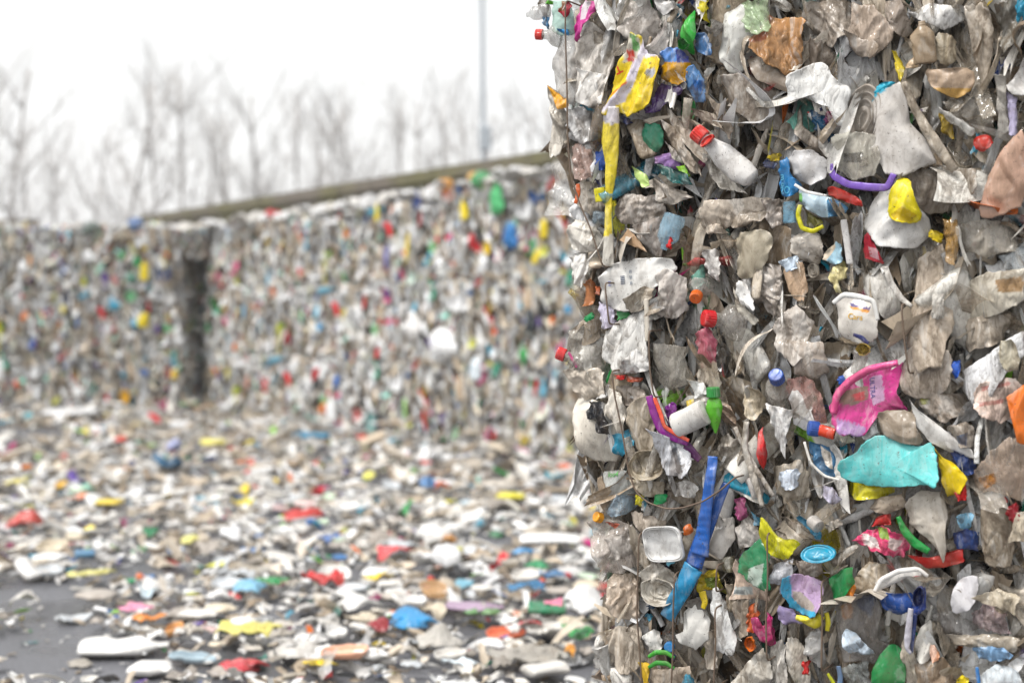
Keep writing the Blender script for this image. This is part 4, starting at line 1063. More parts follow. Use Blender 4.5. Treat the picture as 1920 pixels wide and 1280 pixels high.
    S('film_sheet', [(1200, 1075), (1225, 1050), (1262, 1075), (1270, 1110), (1235, 1130), (1205, 1115)], '#cbc4b8', .055, .03, .008, .06, label=None)
    D('crushed_cup', 1232, 1110, 34, 22, -10, '#cfc8ba', 20, .075, (0, -.4), 2.4, 'film', amp=.006)
    S('wrapper', [(1212, 1134), (1228, 1136), (1224, 1142), (1212, 1142)], '#16567c', .07, .006)
    S('wrapper', [(1208, 1150), (1220, 1155), (1218, 1168), (1210, 1164)], '#2088a8', .07, .006)
    S('wrapper', [(1302, 1090), (1320, 1070), (1342, 1062), (1350, 1085), (1340, 1112), (1318, 1108), (1296, 1112)], '#d2b81c', .065, .012, .010, .035, 'foil', 'yellow and green leaf print packet', [([(1318, 1084), (1346, 1080), (1340, 1106), (1322, 1100)], '#7a8e2c')])
    Rb('wrapper', [(1316, 1108), (1322, 1128), (1318, 1140)], [14, 12, 8], '#dcc028', .07, .1, .002)
    S('film_sheet', [(1330, 980), (1372, 968), (1376, 1010), (1352, 1050), (1326, 1035)], '#d0cac2', .06, .03, .004, .08, 'hard', 'pale oval tub base')
    S('film_sheet', [(1362, 1000), (1395, 970), (1412, 985), (1420, 1020), (1380, 1030)], '#cdc6be', .055, .015, .012)
    S('film_sheet', [(1352, 1040), (1376, 1042), (1376, 1075), (1354, 1075)], '#75705c', .05, .015)
    pc = S('carton', [(1374, 1062), (1382, 1044), (1400, 1085), (1438, 1104), (1440, 1128), (1374, 1122)], '#dcc4b0', .07, .008, .003, .08, 'foil', 'pale peach carton with barcode', smooth=0, cf=[([(1376, 1100), (1408, 1100), (1408, 1116), (1376, 1114)], '#b9c0bd')])
    letters(pc, 'IIIIIIII', 1391, 1107, 10, '#6c7478', 2)
    gb = S('plastic_bag', [(1382, 1070), (1390, 1040), (1416, 1012), (1440, 1010), (1440, 1060), (1442, 1104), (1424, 1106), (1400, 1090)], '#1c7f50', .085, .015, .011, .04, 'foil', 'dark green bag', [([(1402, 1066), (1430, 1056), (1428, 1090), (1414, 1106), (1402, 1090)], '#aebfb2')])
    letters(gb, 'J2U', 1414, 1083, 11, '#5f7a6a', 48)
    S('plastic_bag', [(1420, 990), (1428, 968), (1440, 985), (1462, 1012), (1490, 1010), (1500, 1020), (1486, 1034), (1470, 1054), (1452, 1052), (1428, 1032)], '#d8d41a', .10, .014, .007, .05, 'foil', 'yellow torn film')
    S('wrapper', [(1404, 958), (1420, 965), (1424, 990), (1410, 980)], '#2a86a8', .08, .008)
    S('plastic_bag', [(1278, 1150), (1300, 1128), (1318, 1140), (1328, 1165), (1326, 1200), (1300, 1222), (1272, 1205), (1264, 1190), (1280, 1188)], '#dfdcd5', .07, .03, .006, .07, 'hard', 'white crushed bowl')
    S('film_sheet', [(1285, 1125), (1320, 1120), (1326, 1155), (1306, 1158)], '#78746e', .065, .015, .008)
    S('plastic_bag', [(1330, 1110), (1340, 1098), (1350, 1120), (1362, 1160), (1380, 1205), (1372, 1232), (1342, 1228), (1336, 1180), (1326, 1140)], '#e8e5df', .085, .015, .006, .06, 'film', 'white flattened pouch with a pointed top')
    S('film_sheet', [(1356, 1090), (1376, 1095), (1378, 1150), (1360, 1145)], '#b3a591', .06, .015)
    S('film_sheet', [(1376, 1130), (1405, 1125), (1402, 1190), (1380, 1200)], '#b5a898', .055, .02, .012)
    S('wrapper', [(1398, 1160), (1404, 1136), (1416, 1130), (1422, 1150), (1410, 1188), (1400, 1180)], '#ea6a30', .065, .012, .012, .025, 'foil', 'orange crumpled film')
    S('wrapper', [(1404, 1160), (1420, 1158), (1428, 1180), (1436, 1152), (1446, 1165), (1448, 1205), (1436, 1218), (1418, 1192)], '#a81060', .085, .010, .006, .04, 'clean', 'magenta split pouch')
    D('bottle_cap', 1406, 1207, 11, 13, 20, '#e8761c', 10, .075, (.4, 0), 2, 'clean', 'orange cap seen half open')
    for cy, cc in ((1226, '#2ca82a'), (1246, '#23902a')):
        Rb('jar_rim', [(1216, cy + 5), (1230, cy - 4), (1250, cy - 3), (1264, cy + 7)], [6, 9, 9, 6], cc, .075, .2, .001, 'clean', None)
    S('film_sheet', [(1205, 1190), (1225, 1180), (1240, 1200), (1236, 1228), (1215, 1222)], '#dedcd6', .06, .02, .005, mat='hard')
    S('wrapper', [(1194, 1242), (1216, 1244), (1214, 1290), (1204, 1290)], '#e2b814', .06, .01, .005, mat='foil', label='orange yellow printed film')
    K(1255, 1212, 9, '#1c7fc0', (.2, 0, 1), .06, 'small blue cap')
    S('film_sheet', [(1215, 1258), (1290, 1250), (1300, 1290), (1215, 1290)], '#c5b5a2', .06, .025, .012)
    S('film_sheet', [(1360, 1290), (1400, 1240), (1440, 1210), (1448, 1290)], '#bfb8ac', .075, .02, .006, .08)
    S('film_sheet', [(1310, 1195), (1340, 1185), (1345, 1250), (1320, 1260)], '#b1a79a', .055, .02, .012)
    S('wrapper', [(1275, 1290), (1282, 1262), (1296, 1270), (1300, 1290)], '#1f87a4', .07, .01)
    # right part of the bottom bale
    D('jar_lid', 1534, 1038, 34, 15, 4, '#1693b4', 4, .10, (0, -.9), 2, 'clean', 'turquoise round lid', rings=[(1.0, -.01), (1.03, -.004), (1.0, .003), (.92, .003), (.88, 0), (.7, .0), (.66, .002), (.3, .002)])
    for pts, cc in (([(1450, 975), (1470, 965), (1540, 1015), (1530, 1020)], '#8f867a'), ([(1490, 970), (1505, 965), (1545, 1010), (1530, 1012)], '#2d7fa0'), ([(1545, 1050), (1600, 1020), (1610, 1026), (1560, 1070)], '#8c8377'), ([(1452, 990), (1466, 1000), (1475, 1024), (1462, 1016)], '#a79c8c'), ([(1540, 985), (1570, 972), (1578, 985), (1548, 1000)], '#a89f93')):
        S('film_strip', pts, cc, .06, .006, .003, .03)
    B('crushed_can', (1522, 975), (1536, 988), 26, '#b5b0aa', .07, .085, CAN, None, 1, .08, 'hard')
    S('plastic_bag', [(1596, 1012), (1618, 1000), (1650, 985), (1690, 1000), (1705, 1020), (1690, 1048), (1660, 1042), (1630, 1026)], '#d83a70', .08, .015, .012, .035, 'foil', 'red and white floral film', [([(1615, 1000), (1640, 1008), (1650, 1030), (1620, 1022)], '#e8dcd8'), ([(1640, 990), (1662, 990), (1670, 1012), (1650, 1010)], '#8cab4c'), ([(1668, 1006), (1690, 1016), (1678, 1034), (1664, 1026)], '#e0c8c4')])
    S('wrapper', [(1632, 988), (1640, 972), (1664, 962), (1670, 985), (1650, 986)], '#c81e24', .07, .01, .004, mat='clean')
    Rb('film_strip', [(1684, 968), (1694, 992), (1712, 1015), (1742, 1034)], [8, 16, 18, 14], '#188a3c', .09, .2, .003, label='green bent strip')
    S('food_tray', [(1702, 1040), (1740, 1046), (1802, 1030), (1806, 1055), (1770, 1066), (1735, 1068)], '#bc1c1a', .075, .012, .004, mat='clean', label='red tray edge')
    S('plastic_bag', [(1782, 1002), (1810, 992), (1832, 1000), (1830, 1036), (1790, 1030)], '#1a478e', .07, .015, .008, mat='foil', label='blue film')
    S('plastic_bag', [(1790, 965), (1828, 960), (1822, 985), (1808, 998), (1796, 985)], '#78aeca', .08, .012, .006, label='light blue film', k=0)
    S('film_sheet', [(1838, 940), (1890, 945), (1900, 1060), (1850, 1075), (1834, 1010)], '#a39684', .07, .025, .012, .05)
    S('wrapper', [(1882, 955), (1908, 940), (1912, 980), (1895, 985)], '#8c1420', .09, .01, .004, mat='clean')
    S('plastic_bag', [(1905, 960), (1925, 955), (1925, 1015), (1890, 1018)], '#cabda8', .09, .015)
    S('crushed_tub', [(1552, 1085), (1572, 1068), (1600, 1062), (1598, 1095), (1580, 1120), (1563, 1132), (1556, 1110)], '#118a48', .085, .02, .004, .06, 'clean', 'green crushed box')
    S('wrapper', [(1578, 1118), (1592, 1096), (1600, 1100), (1598, 1122), (1580, 1130)], '#e88a1c', .075, .008, .008, .02, 'foil', 'orange ribbed scrap')
    S('film_sheet', [(1600, 1085), (1622, 1055), (1660, 1060), (1662, 1100), (1640, 1115), (1600, 1115)], '#b7a893', .06, .025, .012)
    S('plastic_bag', [(1448, 1060), (1480, 1052), (1486, 1080), (1456, 1100), (1444, 1092)], '#dddde2', .065, .012, .010)
    S('film_sheet', [(1484, 1052), (1530, 1050), (1540, 1080), (1500, 1085)], '#94897f', .06, .02)
    S('wrapper', [(1470, 1080), (1486, 1074), (1545, 1090), (1546, 1125), (1536, 1150), (1500, 1152), (1476, 1138), (1470, 1110)], '#bd9fc4', .085, .012, .006, .06, 'foil', 'lilac and turquoise printed pouch', [([(1468, 1074), (1482, 1074), (1484, 1120), (1510, 1142), (1550, 1144), (1540, 1156), (1490, 1156), (1466, 1130)], '#3fb0d8'), ([(1486, 1108), (1500, 1110), (1530, 1134), (1530, 1144), (1500, 1140), (1486, 1124)], '#b5a9a0')])
    S('crushed_cup', [(1458, 1134), (1480, 1144), (1504, 1166), (1500, 1172), (1470, 1172), (1458, 1160)], '#9a8cb6', .085, .014, .003, mat='hard', label='lilac cup side')
    Rb('wrapper', [(1494, 1156), (1512, 1162), (1528, 1170), (1540, 1152)], [10, 16, 20, 16], '#ecdc1e', .09, .3, .006, 'clean', 'yellow twisted film')
    Rb('wrapper', [(1549, 1148), (1553, 1165), (1551, 1182)], [9, 10, 8], '#ecdc1e', .085, .3, .003, 'clean')
    S('crushed_tub', [(1566, 1134), (1600, 1116), (1640, 1112), (1650, 1150), (1640, 1200), (1690, 1230), (1640, 1250), (1580, 1240), (1566, 1200)], '#a9a39e', .07, .035, .007, .07, 'clear', 'grey clear crushed tub', [([(1574, 1134), (1596, 1130), (1596, 1160), (1578, 1160)], '#d9a070'), ([(1600, 1116), (1640, 1112), (1632, 1155), (1608, 1140)], '#5d6884')])
    S('crushed_tub', [(1638, 1114), (1680, 1112), (1708, 1116), (1706, 1146), (1680, 1158), (1660, 1150), (1646, 1136)], '#1d4f9e', .085, .018, .003, mat='hard', label='blue tub side')
    S('crushed_tub', [(1706, 1142), (1732, 1100), (1736, 1140), (1722, 1152), (1708, 1160)], '#1a46a0', .085, .01, .003, mat='clean')
    D('jar_mouth', 1722, 1120, 12, 24, -14, '#16306c', 16, .115, (.5, 0), 2, 'clean', 'blue oval handle opening', rim=.12)
    Rb('film_strip', [(1708, 1140), (1704, 1175), (1700, 1215), (1708, 1225)], [10, 12, 14, 6], '#b9b6c0', .10, .2, .002, 'hard')
    Rb('film_strip', [(1716, 1150), (1712, 1185), (1709, 1222)], [8, 9, 6], '#1a3c80', .09, .1, .002, 'clean')
    S('film_sheet', [(1638, 1112), (1645, 1085), (1680, 1068), (1718, 1062), (1735, 1078), (1700, 1082), (1668, 1100)], '#e6e2dc', .095, .014, .004, .07, 'hard', 'white curved rim with a red mark', [([(1714, 1080), (1726, 1078), (1726, 1094), (1716, 1094)], '#b81c3c')])
    Rb('tub_rim', [(1640, 1108), (1652, 1086), (1685, 1070), (1722, 1066), (1740, 1080)], [7, 9, 10, 9, 7], '#ece9e4', .115, .2, .001)
    pl = S('plastic_bag', [(1574, 1180), (1600, 1190), (1640, 1225), (1620, 1232), (1578, 1225)], '#c3d3e6', .115, .008, .004, label='pale blue leaflet', cf=None)
    letters(pl, 'AMI CO', 1598, 1217, 9, '#f4f6f8', -4)
    S('crushed_bottle', [(1628, 1290), (1634, 1255), (1648, 1228), (1666, 1208), (1686, 1222), (1692, 1250), (1694, 1290)], '#128040', .10, .03, .003, .09, 'clean', 'large green crushed bottle')
    S('film_sheet', [(1700, 1180), (1714, 1190), (1716, 1290), (1694, 1290), (1690, 1225)], '#c6bba9', .08, .02, .008)
    S('film_sheet', [(1720, 1180), (1745, 1160), (1750, 1220), (1735, 1245), (1712, 1235)], '#ddd9d0', .075, .02, .004, .08, 'hard')
    S('film_sheet', [(1745, 1150), (1790, 1150), (1830, 1180), (1800, 1200), (1755, 1190)], '#7d7a78', .07, .02, .006, mat='clear')
    S('wrapper', [(1740, 1210), (1752, 1212), (1762, 1238), (1744, 1244)], '#dd9c74', .09, .008, .003)
    S('film_sheet', [(1715, 1245), (1770, 1230), (1790, 1290), (1712, 1290)], '#a08c76', .075, .025, .005, .08, label='brown stained panel')
    S('carton', [(1782, 1120), (1790, 1092), (1810, 1080), (1832, 1085), (1826, 1140), (1784, 1154)], '#dcd9db', .085, .012, .004, .08, 'hard', 'pale grey white card')
    S('film_sheet', [(1824, 1118), (1870, 1105), (1915, 1120), (1905, 1155), (1860, 1140)], '#bdb19c', .075, .02, .006)
    S('plastic_bag', [(1815, 1150), (1850, 1135), (1885, 1155), (1882, 1185), (1845, 1188), (1818, 1172)], '#a08a8c', .09, .02, .012, .03, 'clear', 'mauve crumpled film')
    S('film_sheet', [(1770, 1190), (1850, 1190), (1915, 1200), (1900, 1225), (1820, 1215), (1780, 1210)], '#a59b8c', .08, .025, .008)
    S('plastic_bag', [(1812, 1218), (1850, 1212), (1890, 1216), (1902, 1232), (1870, 1242), (1836, 1240)], '#86aed4', .09, .012, .004, label='light blue folded film')
    S('plastic_bag', [(1842, 1262), (1870, 1248), (1910, 1255), (1925, 1290), (1840, 1290)], '#d6dde4', .085, .02, .006, label='pale blue white pouch')
    Rb('film_strip', [(1832, 1250), (1834, 1270), (1838, 1290)], [6, 8, 8], '#1c78c0', .09, .1, .001)
    S('wrapper', [(1790, 1276), (1804, 1266), (1816, 1275), (1812, 1290), (1790, 1290)], '#efd414', .085, .01, .003, mat='clean')
    S('wrapper', [(1500, 1242), (1514, 1240), (1514, 1268), (1504, 1264)], '#b81c1c', .075, .008, .003, mat='clean', label='small red scrap')
    S('wrapper', [(1436, 1152), (1446, 1160), (1450, 1210), (1442, 1212)], '#c01878', .075, .006)
    S('crushed_bottle', [(1500, 1190), (1530, 1180), (1545, 1210), (1540, 1260), (1510, 1235)], '#c8c6c3', .075, .025, .010, .05, 'clear', 'clear crushed cup')
    S('film_sheet', [(1470, 1200), (1500, 1195), (1520, 1290), (1480, 1290)], '#bfb6a8', .06, .02, .012)
    S('film_sheet', [(1440, 1210), (1470, 1205), (1475, 1290), (1445, 1290)], '#cac4bb', .065, .02, .01)
    S('film_sheet', [(1580, 1250), (1628, 1240), (1626, 1290), (1582, 1290)], '#aab0ae', .07, .02, .014, .03, 'clear')
    Rb('film_strip', [(1572, 1248), (1576, 1270), (1574, 1290)], [8, 10, 10], '#5c7a9c', .085, .1, .001)
    Rb('film_strip', [(1552, 1262), (1562, 1278), (1568, 1290)], [5, 7, 5], '#c8cc1c', .08, .1, .001)
    # ---- the wires
    Wi([(1060, 0), (1060, 60), (1063, 160), (1064, 250), (1070, 330), (1088, 385), (1108, 430), (1124, 482), (1130, 500)], .10, k=2)
    Wi([(1134, 530), (1138, 570), (1142, 608)], .115, k=1)
    Wi([(1147, 695), (1152, 740), (1163, 790), (1172, 840), (1178, 880), (1192, 922), (1215, 942), (1250, 954), (1280, 952), (1318, 940), (1352, 918), (1378, 895)], .12, k=1)
    Wi([(1198, 1000), (1196, 1080), (1194, 1150), (1200, 1230), (1204, 1290)], .085, k=0)
    Wi([(1265, 1075), (1262, 1150), (1262, 1220), (1258, 1290)], .10, k=0)
    Wi([(1340, 1140), (1342, 1200), (1338, 1290)], .115, k=0)
    Wi([(1344, 1060), (1342, 1110)], .10, k=0)
    Wi([(1438, 1000), (1440, 1080), (1436, 1160), (1438, 1240)], .11, k=0)
    Wi([(1216, 620), (1218, 690), (1226, 745)], .11, k=1)
    Wi([(1690, 570), (1696, 640), (1704, 700)], .12, k=1)
    Wi([(1540, 1090), (1542, 1170), (1540, 1260)], .11, k=0)
near_pieces()
FILLM = [MAT['film'], MAT['clear'], MAT['hard']]
for k, (z0, z1, du) in enumerate(BANDS):
    rng = np.random.default_rng(50 + k)
    H = z1 - z0
    mb = MB()
    core_box(mb, NL, ND, H, .10, C('#2a2520'), rng)  # core coloured nearly black, shade of the gaps put into it
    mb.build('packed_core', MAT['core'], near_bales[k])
    fs = bale_faces(NL, ND, H)
    mb = MB()
    p = (.46, .36, .18)
    # deep layer of upright folded edges, then a skin of larger crushed pieces
    fill_face(mb, rng, fs['front'], 440, (.09, .26), 24, 6, (-.18, -.06), .12, .09, 24, 52, 22, p, kc=.42)  # deep pieces coloured darker to imitate shade in the crevices
    fill_face(mb, rng, fs['front'], 330, (.08, .27), 36, 10, (-.07, .016), .42, .05, 28, 34, 18, p, kc=1.12)
    fill_face(mb, rng, fs['front'], 330, (.11, .28), 20, 6, (-.08, -.005), .45, .05, 22, 55, 16, p, kc=1.1, slim=(.07, .20), keep=lambda a, b: a > -NL / 2 + .16)
    fill_face(mb, rng, fs['front'], 520, (.03, .10), 18, 4, (-.09, .022), .36, .09, 40, 40, 30, p)
    # thin torn films lapping over the larger pieces
    fill_face(mb, rng, fs['front'], 190, (.07, .19), 22, 6, (.005, .06), .40, .03, 30, 58, 24, (.42, .48, .10), kc=1.08, slim=(.10, .34), keep=lambda a, b: a > -NL / 2 + .10)
    fill_face(mb, rng, fs['left'], 420, (.08, .20), 20, 5, (-.09, .012), .25, .14, 34, 30, 18, p)
    for nm in ('back', 'right'):
        fill_face(mb, rng, fs[nm], 260, (.10, .24), 12, 3, (-.08, .01), .22, .14, 34, 30, 18, p)
    fill_face(mb, rng, fs['top'], 240, (.10, .24), 12, 3, (-.06, .01), .3, .14, 90, 25, 18, p)
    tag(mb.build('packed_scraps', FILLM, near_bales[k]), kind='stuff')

# ------------------------------------------------------------------ ground
mg, nt, N, L = nodes_of('wet_asphalt')
o_ = N.new('ShaderNodeOutputMaterial'); bs = N.new('ShaderNodeBsdfPrincipled')
tc = N.new('ShaderNodeTexCoord')
n1 = N.new('ShaderNodeTexNoise'); n1.inputs['Scale'].default_value = 1.1; n1.inputs['Detail'].default_value = 6
n2 = N.new('ShaderNodeTexNoise'); n2.inputs['Scale'].default_value = 70; n2.inputs['Detail'].default_value = 4
for q in (n1, n2): L.new(tc.outputs['Object'], q.inputs['Vector'])
f1 = ramp(N, L, n1.outputs[0], .35, .65)
c1 = mixrgb(N, L, f1, C('#4a4b50'), C('#74757a'))
f2 = ramp(N, L, n2.outputs[0], .4, .62, 0, .55)
c2 = mixrgb(N, L, f2, c1, C('#4d4a4a'))
L.new(c2, bs.inputs['Base Color'])
L.new(ramp(N, L, n1.outputs[0], .40, .58, .06, .6), bs.inputs['Roughness'])
bp = N.new('ShaderNodeBump'); bp.inputs['Strength'].default_value = .5; bp.inputs['Distance'].default_value = .01
L.new(n2.outputs[0], bp.inputs['Height']); L.new(bp.outputs[0], bs.inputs['Normal'])
L.new(bs.outputs[0], o_.inputs[0])
mb = MB()
mb.add([(-250, -40, 0), (250, -40, 0), (250, 400, 0), (-250, 400, 0)], [[0, 1, 2, 3]], (.1, .1, .1))
tag(mb.build('ground', mg), 'grey wet asphalt yard strewn with loose plastic', kind='structure')

# ------------------------------------------------------------------ far bales: a stack at the left and a long row running towards the near stack
FL, FD, FH = 1.22, 1.10, .95
variants = []
for k in range(4):
    rng = np.random.default_rng(300 + k)
    mb = MB()
    core_box(mb, FL, FD, FH, .08, C('#4a433c'), rng, .11)
    fs = bale_faces(FL, FD, FH)
    for nm in ('front', 'back', 'left', 'right'):
        fill_face(mb, rng, fs[nm], 290, (.10, .27), 14, 4, (-.17, .03), .50, .045, 24, 40, 16, kc=1.36, er=1.7)
    fill_face(mb, rng, fs['top'], 170, (.12, .30), 14, 4, (-.05, .03), .75, .05, 90, 22, 16, kc=1.25)
    variants.append(mb.mesh('packed_plastic', MAT['far']))

def proto(kind, col, seed):
    """small recognisable piece for the far bales, x across, y up, z out"""
    rng = np.random.default_rng(seed)
    mb = MB()
    if kind == 'crushed_bottle':
        V, F = lathe((0, -.5, 0), (0, .5, 0), [(t, q * .21) for t, q in BOTTLE], rng, 14, 12, .6, .04, .2, (0, 0, 1))
    elif kind == 'plastic_bag':
        V, F, T = sheet([(-.35, -.5), (.4, -.45), (.3, .1), (.12, .5), (-.2, .45)], rng, 26, 7, .22, .06, .3, .05)
    elif kind == 'bottle_cap':
        V, F = lathe((0, 0, -.3), (0, 0, .3), [(t, q * .5) for t, q in CAPP], None, 20, None, 1, (0, 1, 0))
    elif kind == 'food_tub':
        V, F = dish((0, 0, 0), .38, .5, 0, .2, rng, n=28, sq=3)
    else:
        V, F, T = sheet([(-.2, -.5), (.15, -.5), (.25, .0), (.18, .5), (-.15, .45), (-.22, .1)], rng, 24, 6, .08, .05, .25, .06)
    mb.add(V, F, C(col))
    return mb.mesh(kind, MAT['far'])

KINDS = ['crushed_bottle', 'plastic_bag', 'film_sheet', 'food_tub', 'bottle_cap']
PCOL = ['#f0f0ee', '#e6e3de', '#f2d516', '#d2242c', '#2468b8', '#1f9a50', '#e87826', '#6a48a0', '#4fb2d4', '#9fd0bc', '#e05a90', '#242428']
protos = {}
def get_proto(kind, col):
    q = (kind, col)
    if q not in protos:
        protos[q] = proto(kind, col, 700 + len(protos))
    return protos[q]

far_bales = []          # (empty, origin, axis along, axis in, x0, length, z0, height)
prand = random.Random(5)
ORD = ['first', 'second', 'third', 'fourth', 'fifth', 'sixth', 'seventh', 'eighth', 'ninth', 'tenth']
LEV = ['bottom', 'middle', 'top']
def far_bale(corner, e, inn, z0, H, label, group, k, nparts=9, lean=0.0):
    e, inn = np.array(e), np.array(inn)
    c = np.array(corner) + e * FL / 2 + inn * FD / 2
    b = empty('plastic_bale', (c[0], c[1], z0), math.atan2(e[1], e[0]) + prand.uniform(-.025, .025))
    tag(b, label, 'bale', group)
    o = bpy.data.objects.new('packed_plastic', variants[k % 4])
    COL.objects.link(o); o.parent = b
    o.rotation_euler = (0, 0, math.pi * ((k // 4) % 2)); o.scale = (1.0, 1.0, H / FH)
    tag(o, kind='stuff')
    for _ in range(nparts):
        kind = prand.choice(KINDS[:4]); col = prand.choice(PCOL[:2] * 5 + PCOL[2:])
        p = bpy.data.objects.new(kind, get_proto(kind, col))
        COL.objects.link(p); p.parent = b
        s = prand.uniform(.10, .26)
        if kind == 'bottle_cap': s = .05
        p.scale = (s, s, s * .8)
        p.location = (prand.uniform(-.5, .5) * (FL - .1), -FD / 2 - prand.uniform(-.02, .02), prand.uniform(.06, H - .06))
        p.rotation_euler = (math.radians(90 + prand.uniform(-25, 25)), prand.uniform(-.6, .6), 0)
    far_bales.append((b, np.array(corner), e, inn, z0, H))
    return b

# narrow bales added as a roof to keep the gap dark, two deep
for i, y in enumerate((20.86, 21.95)):
    b = far_bale((-5.37, y, 0), (1, 0, 0), (0, 1, 0), 2.28, .42, ('narrow bale added in the top of the gap to darken it', 'second narrow bale added out of sight to roof the gap')[i], 'bales added to roof the gap', 5 + i, 3)
    b.scale = (.42, .95, 1)
# left stack: seen straight on
for col in range(3):
    for lev in range(3):
        x1 = -4.90 - col * (FL + .015) + (.10 if lev == 0 else 0) * (1 if col == 0 else .3) - (.05 if lev == 2 else 0)
        far_bale((x1 - FL, 20.75 + .05 * ((lev + col) % 2), 0), (1, 0, 0), (0, 1, 0), lev * .900, .900,
                 f'{LEV[lev]} bale of the blurred left stack, {ORD[col]} column left of the dark gap', 'bales of the far left stack', col * 3 + lev + 1)
# bales standing behind the gap
for lev in range(3):
    far_bale((-5.05, 23.2, 0), (1, 0, 0), (0, 1, 0), lev * .900, .900, f'{LEV[lev]} bale deep in the dark gap, behind left stack and row', 'bales behind the gap', lev + 2, 4)
RE, RI = np.array((.605, -.796, 0)), np.array((.796, .605, 0))
RO = np.array((-4.58, 21.25, 0))
for col in range(10):
    h = .905 + .011 * col
    for lev in range(3):
        c = RO + RE * (col * (FL + .012) - (.05 * lev if col == 0 else 0)) + RI * (prand.uniform(-.03, .03) + .02 * lev)
        far_bale(c, RE, RI, lev * h, h, f'{LEV[lev]} bale of the long blurred row, {ORD[col]} column right of the dark gap', 'bales of the far row', (col * 5 + lev * 3))

for lev in range(3):
    far_bale((-4.90 - FL, 21.9, 0), (1, 0, 0), (0, 1, 0), lev * .900, .900, f'{LEV[lev]} bale in the second rank of the left stack, beside the dark gap', 'bales of the second rank', lev + 3, 2)
    far_bale(RO + RI * (FD + .04), RE, RI, lev * .905, .905, f'{LEV[lev]} bale in the second rank of the long row, beside the dark gap', 'bales of the second rank', lev + 6, 2)
def row_hit(px, py):
    dx, dz = (px - 960) / FPX, (HORY - py) / FPX
    t = (RI @ RO) / (RI[0] * dx + RI[1])
    return np.array((dx * t, t, CAMZ + dz * t))
def left_hit(px, py):
    t = 20.72
    return np.array(((px - 960) / FPX * t, t, CAMZ + (HORY - py) / FPX * t))
# pieces one can tell in the blur: pixel, size in px, kind, colour, rotation, label
for px, py, w, h, kind, col, rot, lab in [
    (270, 508, 18, 36, 'crushed_bottle', '#f2d516', 0, 'bright yellow bottle'), (266, 600, 26, 30, 'plastic_bag', '#f2d516', 20, 'bright yellow bag'),
    (235, 742, 18, 24, 'food_tub', '#f2b416', 0, 'orange yellow tub'), (42, 500, 22, 26, 'plastic_bag', '#f0f0ee', 0, None), (55, 490, 10, 22, 'film_sheet', '#e89a40', 0, None),
    (243, 555, 20, 20, 'food_tub', '#7fc890', 0, 'pale green tub'), (245, 520, 26, 22, 'plastic_bag', '#5a8a78', 0, None), (272, 698, 22, 14, 'film_sheet', '#2468b8', 70, 'blue film'),
    (328, 700, 14, 20, 'crushed_bottle', '#f2c616', 0, 'yellow bottle by the gap'), (165, 480, 22, 26, 'plastic_bag', '#f0f0ee', 0, None), (283, 553, 16, 20, 'plastic_bag', '#f0f0ee', 0, None),
    (118, 580, 16, 18, 'film_sheet', '#f0e080', 0, None), (30, 720, 20, 16, 'film_sheet', '#e86a40', 0, 'orange red film'), (145, 605, 10, 20, 'film_sheet', '#2468b8', 0, None),
    (304, 478, 22, 30, 'plastic_bag', '#f0f0ee', 0, None), (148, 735, 24, 20, 'crushed_bottle', '#f0f0ee', 60, None)]:
    P = left_hit(px, py)
    for b, c, e, inn, z0, H in far_bales:
        if e[0] > .99 and c[1] < 20.95 and c[0] <= P[0] < c[0] + FL + .015 and z0 <= P[2] < z0 + H:
            o = bpy.data.objects.new(kind, get_proto(kind, col)); COL.objects.link(o); o.parent = b
            m = P[1] / FPX
            o.scale = (w * m * 2.0, h * m, w * m * 1.2) if kind == 'crushed_bottle' else (w * m * 1.3, h * m, w * m)
            o.location = (P[0] - c[0] - FL / 2, -FD / 2 - .06, P[2] - z0)
            o.rotation_euler = (math.radians(90), math.radians(rot), 0)
            if lab: o['label'] = lab
            break
